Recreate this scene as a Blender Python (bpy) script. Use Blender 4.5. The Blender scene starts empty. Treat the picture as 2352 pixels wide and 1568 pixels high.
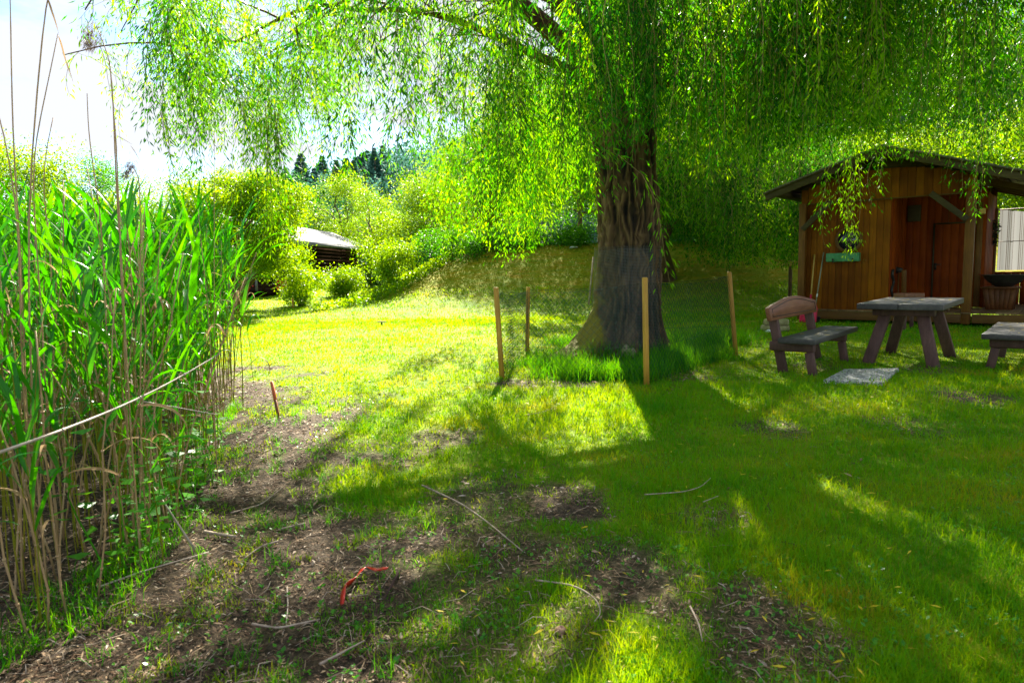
import bpy, math, random
import numpy as np
from mathutils import Matrix, Vector

random.seed(7)
RS = np.random.RandomState(11)
scene = bpy.context.scene
COL = scene.collection
rad = math.radians

# ------------------------------------------------------------------ camera
CAM_H = 1.25
PITCH, ROLL = 6.05, -1.2
cam_d = bpy.data.cameras.new("camera")
cam = bpy.data.objects.new("camera", cam_d)
COL.objects.link(cam)
cam_d.sensor_width = 36.0
cam_d.lens = 24.0
cam_d.clip_start = 0.05
cam_d.clip_end = 2000.0
cam_m = Matrix.Translation((0, 0, CAM_H)) @ Matrix.Rotation(rad(90 - PITCH), 4, 'X') @ Matrix.Rotation(rad(ROLL), 4, 'Z')
cam.matrix_world = cam_m
cam_d.dof.use_dof = True
cam_d.dof.focus_distance = 8.5
cam_d.dof.aperture_fstop = 5.6
scene.camera = cam

# ------------------------------------------------------------------ sun and sky
SUN_EL, SUN_AZ = 37.0, 1.5            # azimuth from +Y towards +X
world = bpy.data.worlds.new("World")
scene.world = world
world.use_nodes = True
wt = world.node_tree
wt.nodes.clear()
w_out = wt.nodes.new("ShaderNodeOutputWorld")
w_bg = wt.nodes.new("ShaderNodeBackground")
w_sky = wt.nodes.new("ShaderNodeTexSky")
w_sky.sky_type = 'NISHITA'
w_sky.sun_disc = False
w_sky.dust_density = 0.25
w_sky.ozone_density = 4.0
w_sky.sun_elevation = rad(SUN_EL)
w_sky.sun_rotation = rad(SUN_AZ)
w_tc = wt.nodes.new("ShaderNodeTexCoord")
w_map = wt.nodes.new("ShaderNodeMapping")
w_map.inputs['Scale'].default_value = (1.5, 1.5, 4.0)
w_n = wt.nodes.new("ShaderNodeTexNoise")
w_n.inputs['Scale'].default_value = 3.1
w_n.inputs['Detail'].default_value = 8.0
w_n.inputs['Roughness'].default_value = 0.62
w_r = wt.nodes.new("ShaderNodeValToRGB")
w_r.color_ramp.elements[0].position = 0.40
w_r.color_ramp.elements[1].position = 0.53
w_mix = wt.nodes.new("ShaderNodeMixRGB")
w_mix.inputs['Color2'].default_value = (3.35, 3.47, 3.78, 1)
wt.links.new(w_tc.outputs['Generated'], w_map.inputs['Vector'])
wt.links.new(w_map.outputs[0], w_n.inputs['Vector'])
wt.links.new(w_n.outputs['Fac'], w_r.inputs[0])
wt.links.new(w_r.outputs[0], w_mix.inputs['Fac'])
wt.links.new(w_sky.outputs[0], w_mix.inputs['Color1'])
wt.links.new(w_mix.outputs[0], w_bg.inputs[0])
w_bg.inputs[1].default_value = 0.05
wt.links.new(w_bg.outputs[0], w_out.inputs[0])

sun_d = bpy.data.lights.new("sun", 'SUN')
sun_d.energy = 5.0
sun_d.angle = rad(0.53)
sun_d.color = (1.0, 0.93, 0.78)
sun = bpy.data.objects.new("sun", sun_d)
COL.objects.link(sun)
SDIR = Vector((math.sin(rad(SUN_AZ)) * math.cos(rad(SUN_EL)), math.cos(rad(SUN_AZ)) * math.cos(rad(SUN_EL)), math.sin(rad(SUN_EL))))
sun.rotation_euler = SDIR.to_track_quat('Z', 'Y').to_euler()

scene.view_settings.view_transform = 'Standard'
scene.view_settings.look = 'None'
scene.view_settings.exposure = 2.55
scene.view_settings.gamma = 1.0
scene.cycles.max_bounces = 7
scene.cycles.diffuse_bounces = 4
scene.cycles.transmission_bounces = 5
scene.cycles.glossy_bounces = 2
scene.cycles.use_denoising = True
scene.cycles.sample_clamp_indirect = 8.0

# ------------------------------------------------------------------ pixel -> place helpers (the photo seen 2352 px wide)
R3 = cam_m.to_3x3()
CAMP = Vector((0, 0, CAM_H))


def ray(px, py):
    v = Vector(((px - 1176) / 1568.0, -(py - 784) / 1568.0, -1.0))
    return R3 @ v


def gp(px, py, z=0.0):
    """the point of the level z under that pixel"""
    r = ray(px, py)
    t = (z - CAM_H) / r.z
    return CAMP + r * t


def dp(px, py, d):
    """the point at ground distance y = d behind that pixel"""
    r = ray(px, py)
    return CAMP + r * (d / r.y)


# ------------------------------------------------------------------ numpy noise
_P = RS.rand(512, 512)


def vnoise(x, y):
    x = np.asarray(x, float); y = np.asarray(y, float)
    xi = np.floor(x).astype(int); yi = np.floor(y).astype(int)
    fx = x - xi; fy = y - yi
    fx = fx * fx * (3 - 2 * fx); fy = fy * fy * (3 - 2 * fy)
    a = _P[xi % 512, yi % 512]; b = _P[(xi + 1) % 512, yi % 512]
    c = _P[xi % 512, (yi + 1) % 512]; d = _P[(xi + 1) % 512, (yi + 1) % 512]
    return (a * (1 - fx) + b * fx) * (1 - fy) + (c * (1 - fx) + d * fx) * fy


def fbm(x, y, o=4):
    s = 0; a = 0.5; t = 0
    for k in range(o):
        s = s + a * vnoise(x * 2 ** k + 17.3 * k, y * 2 ** k + 5.1 * k); t += a; a *= 0.5
    return s / t


def sst(t):
    t = np.clip(t, 0, 1)
    return t * t * (3 - 2 * t)


def zt(x, y):
    """height of the ground"""
    x = np.asarray(x, float); y = np.asarray(y, float)
    bm = sst((x + 6.4 - (y - 22) * 0.1) / 5.2)
    foot = 17.6 + 0.8 * (vnoise(x * 0.35, 3.0) - 0.5) - sst((x - 6) / 6) * 1.0
    bank = 2.15 * sst((y - foot) / 9.0) * bm
    rise = 0.42 * sst((y - 17) / 16.0) * (1 - bm)
    bump = (fbm(x * 0.55, y * 0.55, 3) - 0.5) * 0.07 + (fbm(x * 3.1, y * 3.1, 2) - 0.5) * 0.02
    far = sst((np.abs(x) + y - 45) / 40.0) * 0.6
    return bank + rise + bump * sst((np.hypot(x, y) - 1.0) / 2.0) + far


def soil(x, y):
    """how bare the earth is, 0..1"""
    x = np.asarray(x, float); y = np.asarray(y, float)
    xr = np.interp(y, [0, 2, 3, 4, 6, 7.5, 9, 9.6], [0.2, -0.05, -0.35, -0.75, -1.55, -2.25, -3.2, -6.0])
    n = fbm(x * 1.3 + 4, y * 1.3, 4) - 0.5
    n2 = fbm(x * 4.2 + 9, y * 4.2 + 3, 3) - 0.5
    s = sst((xr - x) / 1.25 + 0.42 + n * 2.4 + n2 * 1.5)
    s = s * sst((10.2 - y) / 1.2)
    for (px, py, r, a) in BARE:
        q = gp(px, py)
        d2 = ((x - q.x) ** 2 + ((y - q.y) * 0.75) ** 2) / (r * r)
        s = np.maximum(s, a * sst(1.35 - d2 + n2 * 1.6 + n * 0.8))
    return s


BARE = [(1300, 1150, 0.26, 1), (1080, 1140, 0.3, .8), (1420, 1290, 0.3, .95), (1700, 1440, 0.32, .95), (1560, 1330, 0.2, .8),
        (1190, 880, 0.3, .95), (2225, 912, 0.33, .95), (1760, 985, 0.25, .6), (1870, 840, 0.3, .7), (2150, 850, 0.45, .6),
        (1820, 1480, 0.25, .8), (1180, 1270, 0.28, .9), (1000, 1010, 0.3, .8), (2080, 975, 0.3, .5), (1640, 1190, 0.2, .6),
        (1560, 865, 0.4, .6), (1000, 1480, 0.5, .75), (1330, 880, 0.35, .7)]


# ------------------------------------------------------------------ mesh builder
class MB:
    def __init__(self):
        self.v = []; self.f = {3: [], 4: []}; self.n = 0; self.m = {3: [], 4: []}

    def add(self, V, F, mat=0):
        V = np.asarray(V, float).reshape(-1, 3)
        F = np.asarray(F, int)
        self.v.append(V)
        k = F.shape[1]
        self.f[k].append(F + self.n)
        self.m[k].append(np.full(len(F), mat))
        self.n += len(V)

    def addmix(self, V, F4, F3, mat=0):
        n0 = self.n
        self.v.append(np.asarray(V, float).reshape(-1, 3)); self.n += len(self.v[-1])
        if len(F4): self.f[4].append(np.asarray(F4, int) + n0); self.m[4].append(np.full(len(F4), mat))
        if len(F3): self.f[3].append(np.asarray(F3, int) + n0); self.m[3].append(np.full(len(F3), mat))

    def box(self, c, s, rot=None, mat=0):
        c = np.array(c, float); s = np.array(s, float) / 2
        V = np.array([[x, y, z] for x in (-1, 1) for y in (-1, 1) for z in (-1, 1)], float) * s
        if rot is not None:
            V = V @ np.array(rot.to_3x3() if hasattr(rot, 'to_3x3') else rot).T
        F = [[0, 1, 3, 2], [4, 6, 7, 5], [0, 4, 5, 1], [2, 3, 7, 6], [0, 2, 6, 4], [1, 5, 7, 3]]
        self.add(V + c, F, mat)

    def bar(self, a, b, w, h, up=(0, 0, 1), mat=0):
        """a squared bar from a to b, w across and h along up"""
        a = Vector(a); b = Vector(b); d = (b - a)
        L = d.length; z = d.normalized(); upv = Vector(up)
        x = upv.cross(z)
        if x.length < 1e-4: x = Vector((1, 0, 0)).cross(z)
        x.normalize(); y = z.cross(x)
        R = Matrix((x, y, z)).transposed()
        self.box((a + b) / 2, (w, h, L), R, mat)

    def tube(self, P, r, n=8, caps=True, mat=0):
        P = np.asarray(P, float); m = len(P)
        r = np.broadcast_to(np.asarray(r, float), (m,))
        T = np.gradient(P, axis=0); T /= np.linalg.norm(T, axis=1, keepdims=True) + 1e-9
        ref = np.array([0.31, 0.95, 0.05]) if abs(T[:, 2]).mean() > 0.6 else np.array([0, 0, 1.0])
        A = np.cross(T, ref); A /= np.linalg.norm(A, axis=1, keepdims=True) + 1e-9
        B = np.cross(T, A)
        th = np.arange(n) * 2 * math.pi / n
        V = P[:, None, :] + r[:, None, None] * (A[:, None, :] * np.cos(th)[None, :, None] + B[:, None, :] * np.sin(th)[None, :, None])
        V = V.reshape(-1, 3)
        i = np.arange(m - 1)[:, None] * n; j = np.arange(n)[None, :]; j2 = (j + 1) % n
        F = np.stack([i + j, i + j2, i + n + j2, i + n + j], -1).reshape(-1, 4)
        if caps:
            V = np.vstack([V, P[:1], P[-1:]])
            c0 = m * n; jj = np.arange(n)
            F3 = np.vstack([np.stack([np.full(n, c0), (jj + 1) % n, jj], -1),
                            np.stack([np.full(n, c0 + 1), (m - 1) * n + jj, (m - 1) * n + (jj + 1) % n], -1)])
            self.addmix(V, F, F3, mat)
        else:
            self.add(V, F, mat)

    def lathe(self, prof, n=24, c=(0, 0, 0), mat=0):
        prof = np.array(prof, float); m = len(prof)
        th = np.arange(n) * 2 * math.pi / n
        V = np.stack([prof[:, None, 0] * np.cos(th), prof[:, None, 0] * np.sin(th), np.repeat(prof[:, 1:2], n, 1)], -1).reshape(-1, 3) + np.array(c)
        i = np.arange(m - 1)[:, None] * n; j = np.arange(n)[None, :]; j2 = (j + 1) % n
        self.add(V, np.stack([i + j, i + j2, i + n + j2, i + n + j], -1).reshape(-1, 4), mat)

    def prism(self, pts, a, b, frame=None, mat=0):
        """polygon pts (x,z) extruded from y=a to y=b (fan-triangulated, star-shaped about its mean)"""
        pts = np.array(pts, float); n = len(pts)
        c = pts.mean(0)
        V = [[p[0], a, p[1]] for p in pts] + [[p[0], b, p[1]] for p in pts] + [[c[0], a, c[1]], [c[0], b, c[1]]]
        j = np.arange(n); k = (j + 1) % n
        F4 = np.stack([j, k, n + k, n + j], -1)
        F3 = np.vstack([np.stack([k, j, np.full(n, 2 * n)], -1), np.stack([n + j, n + k, np.full(n, 2 * n + 1)], -1)])
        V = np.array(V, float)
        if frame is not None:
            V = V @ np.array(frame.to_3x3()).T + np.array(frame.translation)
        self.addmix(V, F4, F3, mat)

    def build(self, name, mat, parent=None, smooth=False, bevel=0.0):
        me = bpy.data.meshes.new(name)
        V = np.concatenate(self.v) if self.v else np.zeros((0, 3))
        q = np.concatenate(self.f[4]) if self.f[4] else np.zeros((0, 4), int)
        t = np.concatenate(self.f[3]) if self.f[3] else np.zeros((0, 3), int)
        me.vertices.add(len(V)); me.vertices.foreach_set("co", V.astype(np.float32).ravel())
        nl = q.size + t.size
        me.loops.add(nl); me.loops.foreach_set("vertex_index", np.concatenate([q.ravel(), t.ravel()]).astype(np.int32))
        me.polygons.add(len(q) + len(t))
        ls = np.concatenate([np.arange(len(q)) * 4, q.size + np.arange(len(t)) * 3]).astype(np.int32)
        me.polygons.foreach_set("loop_start", ls)
        if isinstance(mat, (list, tuple)):
            for m_ in mat: me.materials.append(m_)
            mi = np.concatenate([*(self.m[4] or [np.zeros(0)]), *(self.m[3] or [np.zeros(0)])]).astype(np.int32)
            me.polygons.foreach_set("material_index", mi)
        else:
            me.materials.append(mat)
        me.update(calc_edges=True)
        if smooth:
            me.polygons.foreach_set("use_smooth", np.ones(len(me.polygons), bool))
        o = bpy.data.objects.new(name, me)
        COL.objects.link(o)
        if parent is not None: o.parent = parent
        if bevel > 0:
            b = o.modifiers.new("bevel", 'BEVEL'); b.width = bevel; b.segments = 2; b.limit_method = 'ANGLE'
        return o


def tag(o, label=None, cat=None, group=None, kind=None):
    if label: o['label'] = label
    if cat: o['category'] = cat
    if group: o['group'] = group
    if kind: o['kind'] = kind
    return o


def empty(name, loc, rz=0.0):
    o = bpy.data.objects.new(name, None)
    o.empty_display_size = 0.1
    COL.objects.link(o)
    o.location = loc; o.rotation_euler = (0, 0, rz)
    return o


def copy_tree(o, parent=None):
    c = o.copy(); COL.objects.link(c); c.parent = parent
    for ch in [x for x in o.children]:
        copy_tree(ch, c)
    return c


# ------------------------------------------------------------------ materials
def newmat(name):
    m = bpy.data.materials.new(name); m.use_nodes = True
    nt = m.node_tree; nt.nodes.clear()
    return m, nt, nt.nodes.new, nt.links.new


def ramp(nt, stops):
    r = nt.nodes.new("ShaderNodeValToRGB")
    e = r.color_ramp.elements
    while len(e) < len(stops): e.new(0.5)
    for k, (p, c) in enumerate(stops):
        e[k].position = p; e[k].color = (*c, 1)
    return r


def leaf_mat(name, stops, tstops=None, trans=0.45, rough=0.45, spec=0.15, patch=0.0, pscale=0.6, tone=False):
    """stops: base colours over a per-leaf random; tstops: colours of the light coming through"""
    m, nt, N, L = newmat(name)
    geo = N("ShaderNodeNewGeometry")
    val = geo.outputs['Random Per Island']
    if tone:
        ta = N("ShaderNodeAttribute"); ta.attribute_name = 'tone'; val = ta.outputs['Fac']
    if patch > 0:
        nz = N("ShaderNodeTexNoise"); nz.inputs['Scale'].default_value = pscale; nz.inputs['Detail'].default_value = 3
        L(geo.outputs['Position'], nz.inputs['Vector'])
        mp = N("ShaderNodeMapRange"); mp.inputs['From Min'].default_value = 0.3; mp.inputs['From Max'].default_value = 0.7
        L(nz.outputs['Fac'], mp.inputs['Value'])
        mx = N("ShaderNodeMix"); mx.data_type = 'FLOAT'
        mx.inputs['Factor'].default_value = patch
        L(val, mx.inputs[2]); L(mp.outputs[0], mx.inputs[3])
        val = mx.outputs[0]
    r1 = ramp(nt, stops); L(val, r1.inputs[0])
    r2 = ramp(nt, tstops or stops); L(val, r2.inputs[0])
    p = N("ShaderNodeBsdfPrincipled"); p.inputs['Roughness'].default_value = rough
    p.inputs['Specular IOR Level'].default_value = spec
    L(r1.outputs[0], p.inputs['Base Color'])
    t = N("ShaderNodeBsdfTranslucent"); L(r2.outputs[0], t.inputs['Color'])
    mx = N("ShaderNodeMixShader"); mx.inputs[0].default_value = trans
    L(p.outputs[0], mx.inputs[1]); L(t.outputs[0], mx.inputs[2])
    o = N("ShaderNodeOutputMaterial"); L(mx.outputs[0], o.inputs[0])
    return m


def wood_mat(name, stops, axis='Z', rough=0.6, scale=1.0, bump=0.25, island=0.5, spec=0.3):
    m, nt, N, L = newmat(name)
    tc = N("ShaderNodeTexCoord"); geo = N("ShaderNodeNewGeometry")
    mp = N("ShaderNodeMapping")
    s = {'X': (2.2, 30, 30), 'Y': (30, 2.2, 30), 'Z': (30, 30, 2.2)}[axis]
    mp.inputs['Scale'].default_value = tuple(q * scale for q in s)
    L(tc.outputs['Object'], mp.inputs['Vector'])
    addv = N("ShaderNodeVectorMath"); addv.operation = 'ADD'
    L(mp.outputs[0], addv.inputs[0])
    ms = N("ShaderNodeVectorMath"); ms.operation = 'SCALE'; ms.inputs[0].default_value = (37, 53, 71)
    L(geo.outputs['Random Per Island'], ms.inputs['Scale']); L(ms.outputs[0], addv.inputs[1])
    nz = N("ShaderNodeTexNoise"); nz.inputs['Scale'].default_value = 1.0; nz.inputs['Detail'].default_value = 6; nz.inputs['Roughness'].default_value = 0.65
    L(addv.outputs[0], nz.inputs['Vector'])
    mx = N("ShaderNodeMix"); mx.data_type = 'FLOAT'; mx.inputs['Factor'].default_value = island
    L(nz.outputs['Fac'], mx.inputs[2]); L(geo.outputs['Random Per Island'], mx.inputs[3])
    mr = N("ShaderNodeMapRange"); mr.inputs['From Min'].default_value = 0.22; mr.inputs['From Max'].default_value = 0.78
    L(mx.outputs[0], mr.inputs['Value'])
    r = ramp(nt, stops); L(mr.outputs[0], r.inputs[0])
    # larger stains
    n2 = N("ShaderNodeTexNoise"); n2.inputs['Scale'].default_value = 2.3; n2.inputs['Detail'].default_value = 5
    L(tc.outputs['Object'], n2.inputs['Vector'])
    r2 = ramp(nt, [(0.35, (0.62, 0.6, 0.58)), (0.62, (1, 1, 1))]); L(n2.outputs['Fac'], r2.inputs[0])
    mul = N("ShaderNodeMixRGB"); mul.blend_type = 'MULTIPLY'; mul.inputs[0].default_value = 0.8
    L(r.outputs[0], mul.inputs[1]); L(r2.outputs[0], mul.inputs[2])
    p = N("ShaderNodeBsdfPrincipled"); p.inputs['Roughness'].default_value = rough; p.inputs['Specular IOR Level'].default_value = spec
    L(mul.outputs[0], p.inputs['Base Color'])
    b = N("ShaderNodeBump"); b.inputs['Strength'].default_value = bump; b.inputs['Distance'].default_value = 0.01
    L(nz.outputs['Fac'], b.inputs['Height']); L(b.outputs[0], p.inputs['Normal'])
    o = N("ShaderNodeOutputMaterial"); L(p.outputs[0], o.inputs[0])
    return m


def rough_mat(name, stops, scale=6.0, rough=0.8, bump=0.3, dist=0.02, detail=8, metallic=0.0, spec=0.3, stretch=(1, 1, 1)):
    m, nt, N, L = newmat(name)
    tc = N("ShaderNodeTexCoord")
    mp = N("ShaderNodeMapping"); mp.inputs['Scale'].default_value = stretch; L(tc.outputs['Object'], mp.inputs['Vector'])
    nz = N("ShaderNodeTexNoise"); nz.inputs['Scale'].default_value = scale; nz.inputs['Detail'].default_value = detail; nz.inputs['Roughness'].default_value = 0.65
    L(mp.outputs[0], nz.inputs['Vector'])
    r = ramp(nt, stops); L(nz.outputs['Fac'], r.inputs[0])
    p = N("ShaderNodeBsdfPrincipled"); p.inputs['Roughness'].default_value = rough; p.inputs['Metallic'].default_value = metallic
    p.inputs['Specular IOR Level'].default_value = spec
    L(r.outputs[0], p.inputs['Base Color'])
    b = N("ShaderNodeBump"); b.inputs['Strength'].default_value = bump; b.inputs['Distance'].default_value = dist
    L(nz.outputs['Fac'], b.inputs['Height']); L(b.outputs[0], p.inputs['Normal'])
    o = N("ShaderNodeOutputMaterial"); L(p.outputs[0], o.inputs[0])
    return m


M = {}
M['willow_leaf'] = leaf_mat('willow_leaf', [(0, (0.006, 0.07, 0.001)), (0.4, (0.025, 0.17, 0.001)), (0.75, (0.07, 0.28, 0.001)), (1, (0.15, 0.36, 0.001))],
                            [(0, (0.015, 0.16, 0.0)), (0.45, (0.11, 0.38, 0.0)), (0.8, (0.25, 0.53, 0.0)), (1, (0.36, 0.6, 0.0))], trans=0.6, rough=0.42, spec=0.2, tone=True)  # low tones carry the crown's deep shade, painted into the leaf colour
M['dark_leaf'] = leaf_mat('dark_leaf', [(0, (0.008, 0.08, 0.004)), (0.6, (0.02, 0.14, 0.004)), (1, (0.05, 0.2, 0.005))],
                          [(0, (0.03, 0.25, 0.0)), (1, (0.18, 0.45, 0.0))], trans=0.45, rough=0.5, patch=0.5)
M['bright_leaf'] = leaf_mat('bright_leaf', [(0, (0.03, 0.15, 0.001)), (0.6, (0.08, 0.23, 0.001)), (1, (0.15, 0.3, 0.002))],
                            [(0, (0.14, 0.36, 0.0)), (1, (0.42, 0.52, 0.0))], trans=0.5, rough=0.45, spec=0.2, patch=0.4, pscale=0.5)
M['blue_leaf'] = leaf_mat('blue_leaf', [(0, (0.012, 0.07, 0.035)), (0.6, (0.02, 0.11, 0.05)), (1, (0.05, 0.17, 0.05))],
                          [(0, (0.03, 0.16, 0.04)), (1, (0.1, 0.3, 0.05))], trans=0.35, rough=0.55, patch=0.4, pscale=0.15)
M['conifer_leaf'] = leaf_mat('conifer_leaf', [(0, (0.035, 0.12, 0.1)), (0.6, (0.07, 0.2, 0.15)), (1, (0.12, 0.28, 0.17))],
                             None, trans=0.4, rough=0.7, patch=0.4, pscale=0.1)  # pale bluish tint puts the haze of distance into the colour
M['reed_leaf'] = leaf_mat('reed_leaf', [(0, (0.006, 0.1, 0.006)), (0.6, (0.015, 0.18, 0.006)), (1, (0.06, 0.26, 0.005))],
                          [(0, (0.02, 0.3, 0.0)), (0.7, (0.1, 0.45, 0.0)), (1, (0.3, 0.55, 0.0))], trans=0.5, rough=0.33, spec=0.4)
M['reed_stem'] = leaf_mat('reed_stem', [(0, (0.08, 0.18, 0.006)), (0.5, (0.2, 0.22, 0.012)), (1, (0.36, 0.22, 0.04))],
                          [(0, (0.2, 0.4, 0.0)), (1, (0.5, 0.5, 0.02))], trans=0.15, rough=0.4, patch=0.3, pscale=9)
M['cane'] = leaf_mat('cane', [(0, (0.28, 0.17, 0.07)), (0.6, (0.42, 0.28, 0.14)), (1, (0.55, 0.42, 0.27))], None, trans=0.1, rough=0.5, patch=0.5, pscale=14)
M['dry_leaf'] = leaf_mat('dry_leaf', [(0, (0.25, 0.14, 0.05)), (1, (0.5, 0.34, 0.16))], None, trans=0.4, rough=0.6)
M['plume'] = leaf_mat('plume', [(0, (0.16, 0.1, 0.07)), (1, (0.34, 0.24, 0.17))], None, trans=0.4, rough=0.7)
M['grass'] = leaf_mat('grass', [(0, (0.008, 0.15, 0.001)), (0.45, (0.035, 0.28, 0.001)), (0.72, (0.1, 0.33, 0.001)), (0.87, (0.26, 0.24, 0.005)), (1, (0.32, 0.17, 0.02))],
                      [(0, (0.12, 0.38, 0.0)), (0.6, (0.42, 0.52, 0.0)), (1, (0.55, 0.42, 0.01))], trans=0.42, rough=0.5, spec=0.12, patch=0.6, pscale=1.3)
M['tall_grass'] = leaf_mat('tall_grass', [(0, (0.006, 0.11, 0.001)), (0.7, (0.025, 0.2, 0.001)), (1, (0.07, 0.27, 0.001))],
                           [(0, (0.06, 0.36, 0.0)), (1, (0.25, 0.52, 0.0))], trans=0.5, rough=0.4, spec=0.2)
M['bank_grass'] = leaf_mat('bank_grass', [(0, (0.1, 0.24, 0.001)), (0.5, (0.2, 0.27, 0.001)), (0.78, (0.34, 0.25, 0.002)), (1, (0.42, 0.23, 0.004))],
                           [(0, (0.12, 0.3, 0.0)), (1, (0.35, 0.22, 0.0))], trans=0.35, rough=0.6, patch=0.65, pscale=1.1)
M['weed'] = leaf_mat('weed', [(0, (0.02, 0.17, 0.006)), (1, (0.07, 0.3, 0.006))], [(0, (0.12, 0.5, 0.0)), (1, (0.3, 0.62, 0.0))], trans=0.45, rough=0.35, spec=0.4)
M['litter'] = leaf_mat('litter', [(0, (0.06, 0.035, 0.02)), (0.4, (0.16, 0.09, 0.05)), (0.8, (0.34, 0.24, 0.14)), (1, (0.42, 0.35, 0.28))], None, trans=0.08, rough=0.7)
M['yellow_leaf'] = leaf_mat('yellow_leaf', [(0, (0.5, 0.38, 0.01)), (1, (0.62, 0.5, 0.04))], None, trans=0.3, rough=0.5)

M['twig'] = rough_mat('twig', [(0.3, (0.16, 0.12, 0.03)), (0.7, (0.34, 0.27, 0.08))], scale=9, bump=0.1)
M['grey_twig'] = rough_mat('grey_twig', [(0.3, (0.2, 0.145, 0.1)), (0.7, (0.48, 0.38, 0.29))], scale=20, bump=0.2, dist=0.003)
M['limb'] = rough_mat('limb', [(0.3, (0.035, 0.018, 0.008)), (0.7, (0.13, 0.065, 0.025))], scale=14, stretch=(1, 1, 0.3), bump=0.8, dist=0.03)
M['steel_wire'] = rough_mat('steel_wire', [(0.3, (0.01, 0.035, 0.03)), (0.7, (0.02, 0.06, 0.05))], scale=4, rough=0.9, bump=0, spec=0.05)
M['netting'] = rough_mat('netting', [(0.3, (0.09, 0.095, 0.095)), (0.7, (0.16, 0.165, 0.165))], scale=4, rough=0.5, bump=0, metallic=0.3)
M['post'] = wood_mat('post', [(0, (0.36, 0.17, 0.02)), (0.6, (0.55, 0.3, 0.045)), (1, (0.66, 0.4, 0.08))], 'Z', island=0.1, rough=0.55)
M['hut_plank'] = wood_mat('hut_plank', [(0, (0.11, 0.028, 0.0005)), (0.5, (0.2, 0.06, 0.001)), (1, (0.3, 0.105, 0.002))], 'Z', island=0.42, rough=0.6, spec=0.15)
M['red_plank'] = wood_mat('red_plank', [(0, (0.14, 0.02, 0.0005)), (0.5, (0.25, 0.04, 0.0008)), (1, (0.36, 0.07, 0.001))], 'Z', island=0.35, rough=0.6, spec=0.15)
M['hut_beam'] = wood_mat('hut_beam', [(0, (0.1, 0.036, 0.004)), (0.5, (0.17, 0.07, 0.008)), (1, (0.25, 0.11, 0.014))], 'Z', island=0.15, rough=0.5)
M['hut_beam_x'] = wood_mat('hut_beam_x', [(0, (0.08, 0.036, 0.005)), (0.5, (0.13, 0.06, 0.009)), (1, (0.18, 0.09, 0.018))], 'X', island=0.3, rough=0.6)
M['deck'] = wood_mat('deck', [(0, (0.09, 0.05, 0.02)), (0.5, (0.17, 0.1, 0.04)), (1, (0.25, 0.17, 0.08))], 'Y', island=0.4, rough=0.7)
M['dark_wood'] = wood_mat('dark_wood', [(0, (0.035, 0.025, 0.012)), (0.6, (0.07, 0.05, 0.022)), (1, (0.12, 0.085, 0.04))], 'X', island=0.2, rough=0.6)
M['rafter'] = wood_mat('rafter', [(0, (0.05, 0.018, 0.006)), (0.6, (0.12, 0.04, 0.01)), (1, (0.2, 0.07, 0.02))], 'Y', island=0.3, rough=0.6)
M['roof_felt'] = rough_mat('roof_felt', [(0.3, (0.05, 0.045, 0.038)), (0.7, (0.17, 0.15, 0.12))], scale=18, bump=0.5, dist=0.01)
M['shed_felt'] = rough_mat('shed_felt', [(0.3, (0.13, 0.135, 0.15)), (0.7, (0.22, 0.225, 0.245))], scale=3, bump=0.3, dist=0.01, stretch=(1, 1, 1))
M['shed_wood'] = wood_mat('shed_wood', [(0, (0.012, 0.008, 0.005)), (0.6, (0.028, 0.018, 0.011)), (1, (0.05, 0.03, 0.02))], 'Y', island=0.5, rough=1.0, bump=0.0, spec=0.0)
M['table_wood'] = wood_mat('table_wood', [(0, (0.035, 0.032, 0.032)), (0.5, (0.075, 0.07, 0.068)), (1, (0.14, 0.13, 0.12))], 'Y', island=0.3, rough=0.5, bump=0.5, scale=0.8)
M['bench_leg'] = wood_mat('bench_leg', [(0, (0.065, 0.032, 0.026)), (0.5, (0.12, 0.062, 0.05)), (1, (0.2, 0.11, 0.085))], 'Z', island=0.25, rough=0.6)
M['bench_back'] = wood_mat('bench_back', [(0, (0.13, 0.05, 0.025)), (0.5, (0.25, 0.1, 0.05)), (1, (0.36, 0.17, 0.09))], 'Y', island=0.0, rough=0.45, scale=0.8)
M['black_metal'] = rough_mat('black_metal', [(0.3, (0.012, 0.012, 0.012)), (0.7, (0.04, 0.035, 0.03))], scale=20, rough=0.45, bump=0.1)
M['green_paint'] = rough_mat('green_paint', [(0.3, (0.03, 0.17, 0.07)), (0.55, (0.06, 0.26, 0.12)), (0.75, (0.12, 0.3, 0.17))], scale=9, rough=0.5, bump=0.2)
M['pink_plastic'] = rough_mat('pink_plastic', [(0.3, (0.4, 0.008, 0.04)), (0.7, (0.55, 0.012, 0.06))], scale=5, rough=0.4, bump=0.05)
M['red_plastic'] = rough_mat('red_plastic', [(0.3, (0.3, 0.01, 0.004)), (0.7, (0.6, 0.03, 0.008))], scale=9, rough=0.3, bump=0.1)
M['yellow_pole'] = rough_mat('yellow_pole', [(0.3, (0.35, 0.22, 0.04)), (0.7, (0.5, 0.34, 0.08))], scale=9, rough=0.5, bump=0.1)
M['grey_pole'] = rough_mat('grey_pole', [(0.3, (0.16, 0.19, 0.13)), (0.7, (0.26, 0.29, 0.2))], scale=9, rough=0.4, bump=0.1)
M['white_plastic'] = rough_mat('white_plastic', [(0.3, (0.6, 0.62, 0.66)), (0.7, (0.75, 0.77, 0.8))], scale=9, rough=0.4, bump=0.05)
M['orange_top'] = rough_mat('orange_top', [(0.3, (0.5, 0.12, 0.05)), (0.7, (0.7, 0.2, 0.1))], scale=12, rough=0.6, bump=0.1)
M['stone'] = rough_mat('stone', [(0.3, (0.16, 0.09, 0.06)), (0.7, (0.34, 0.2, 0.13))], scale=12, rough=0.8, bump=0.4, dist=0.01)
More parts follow.
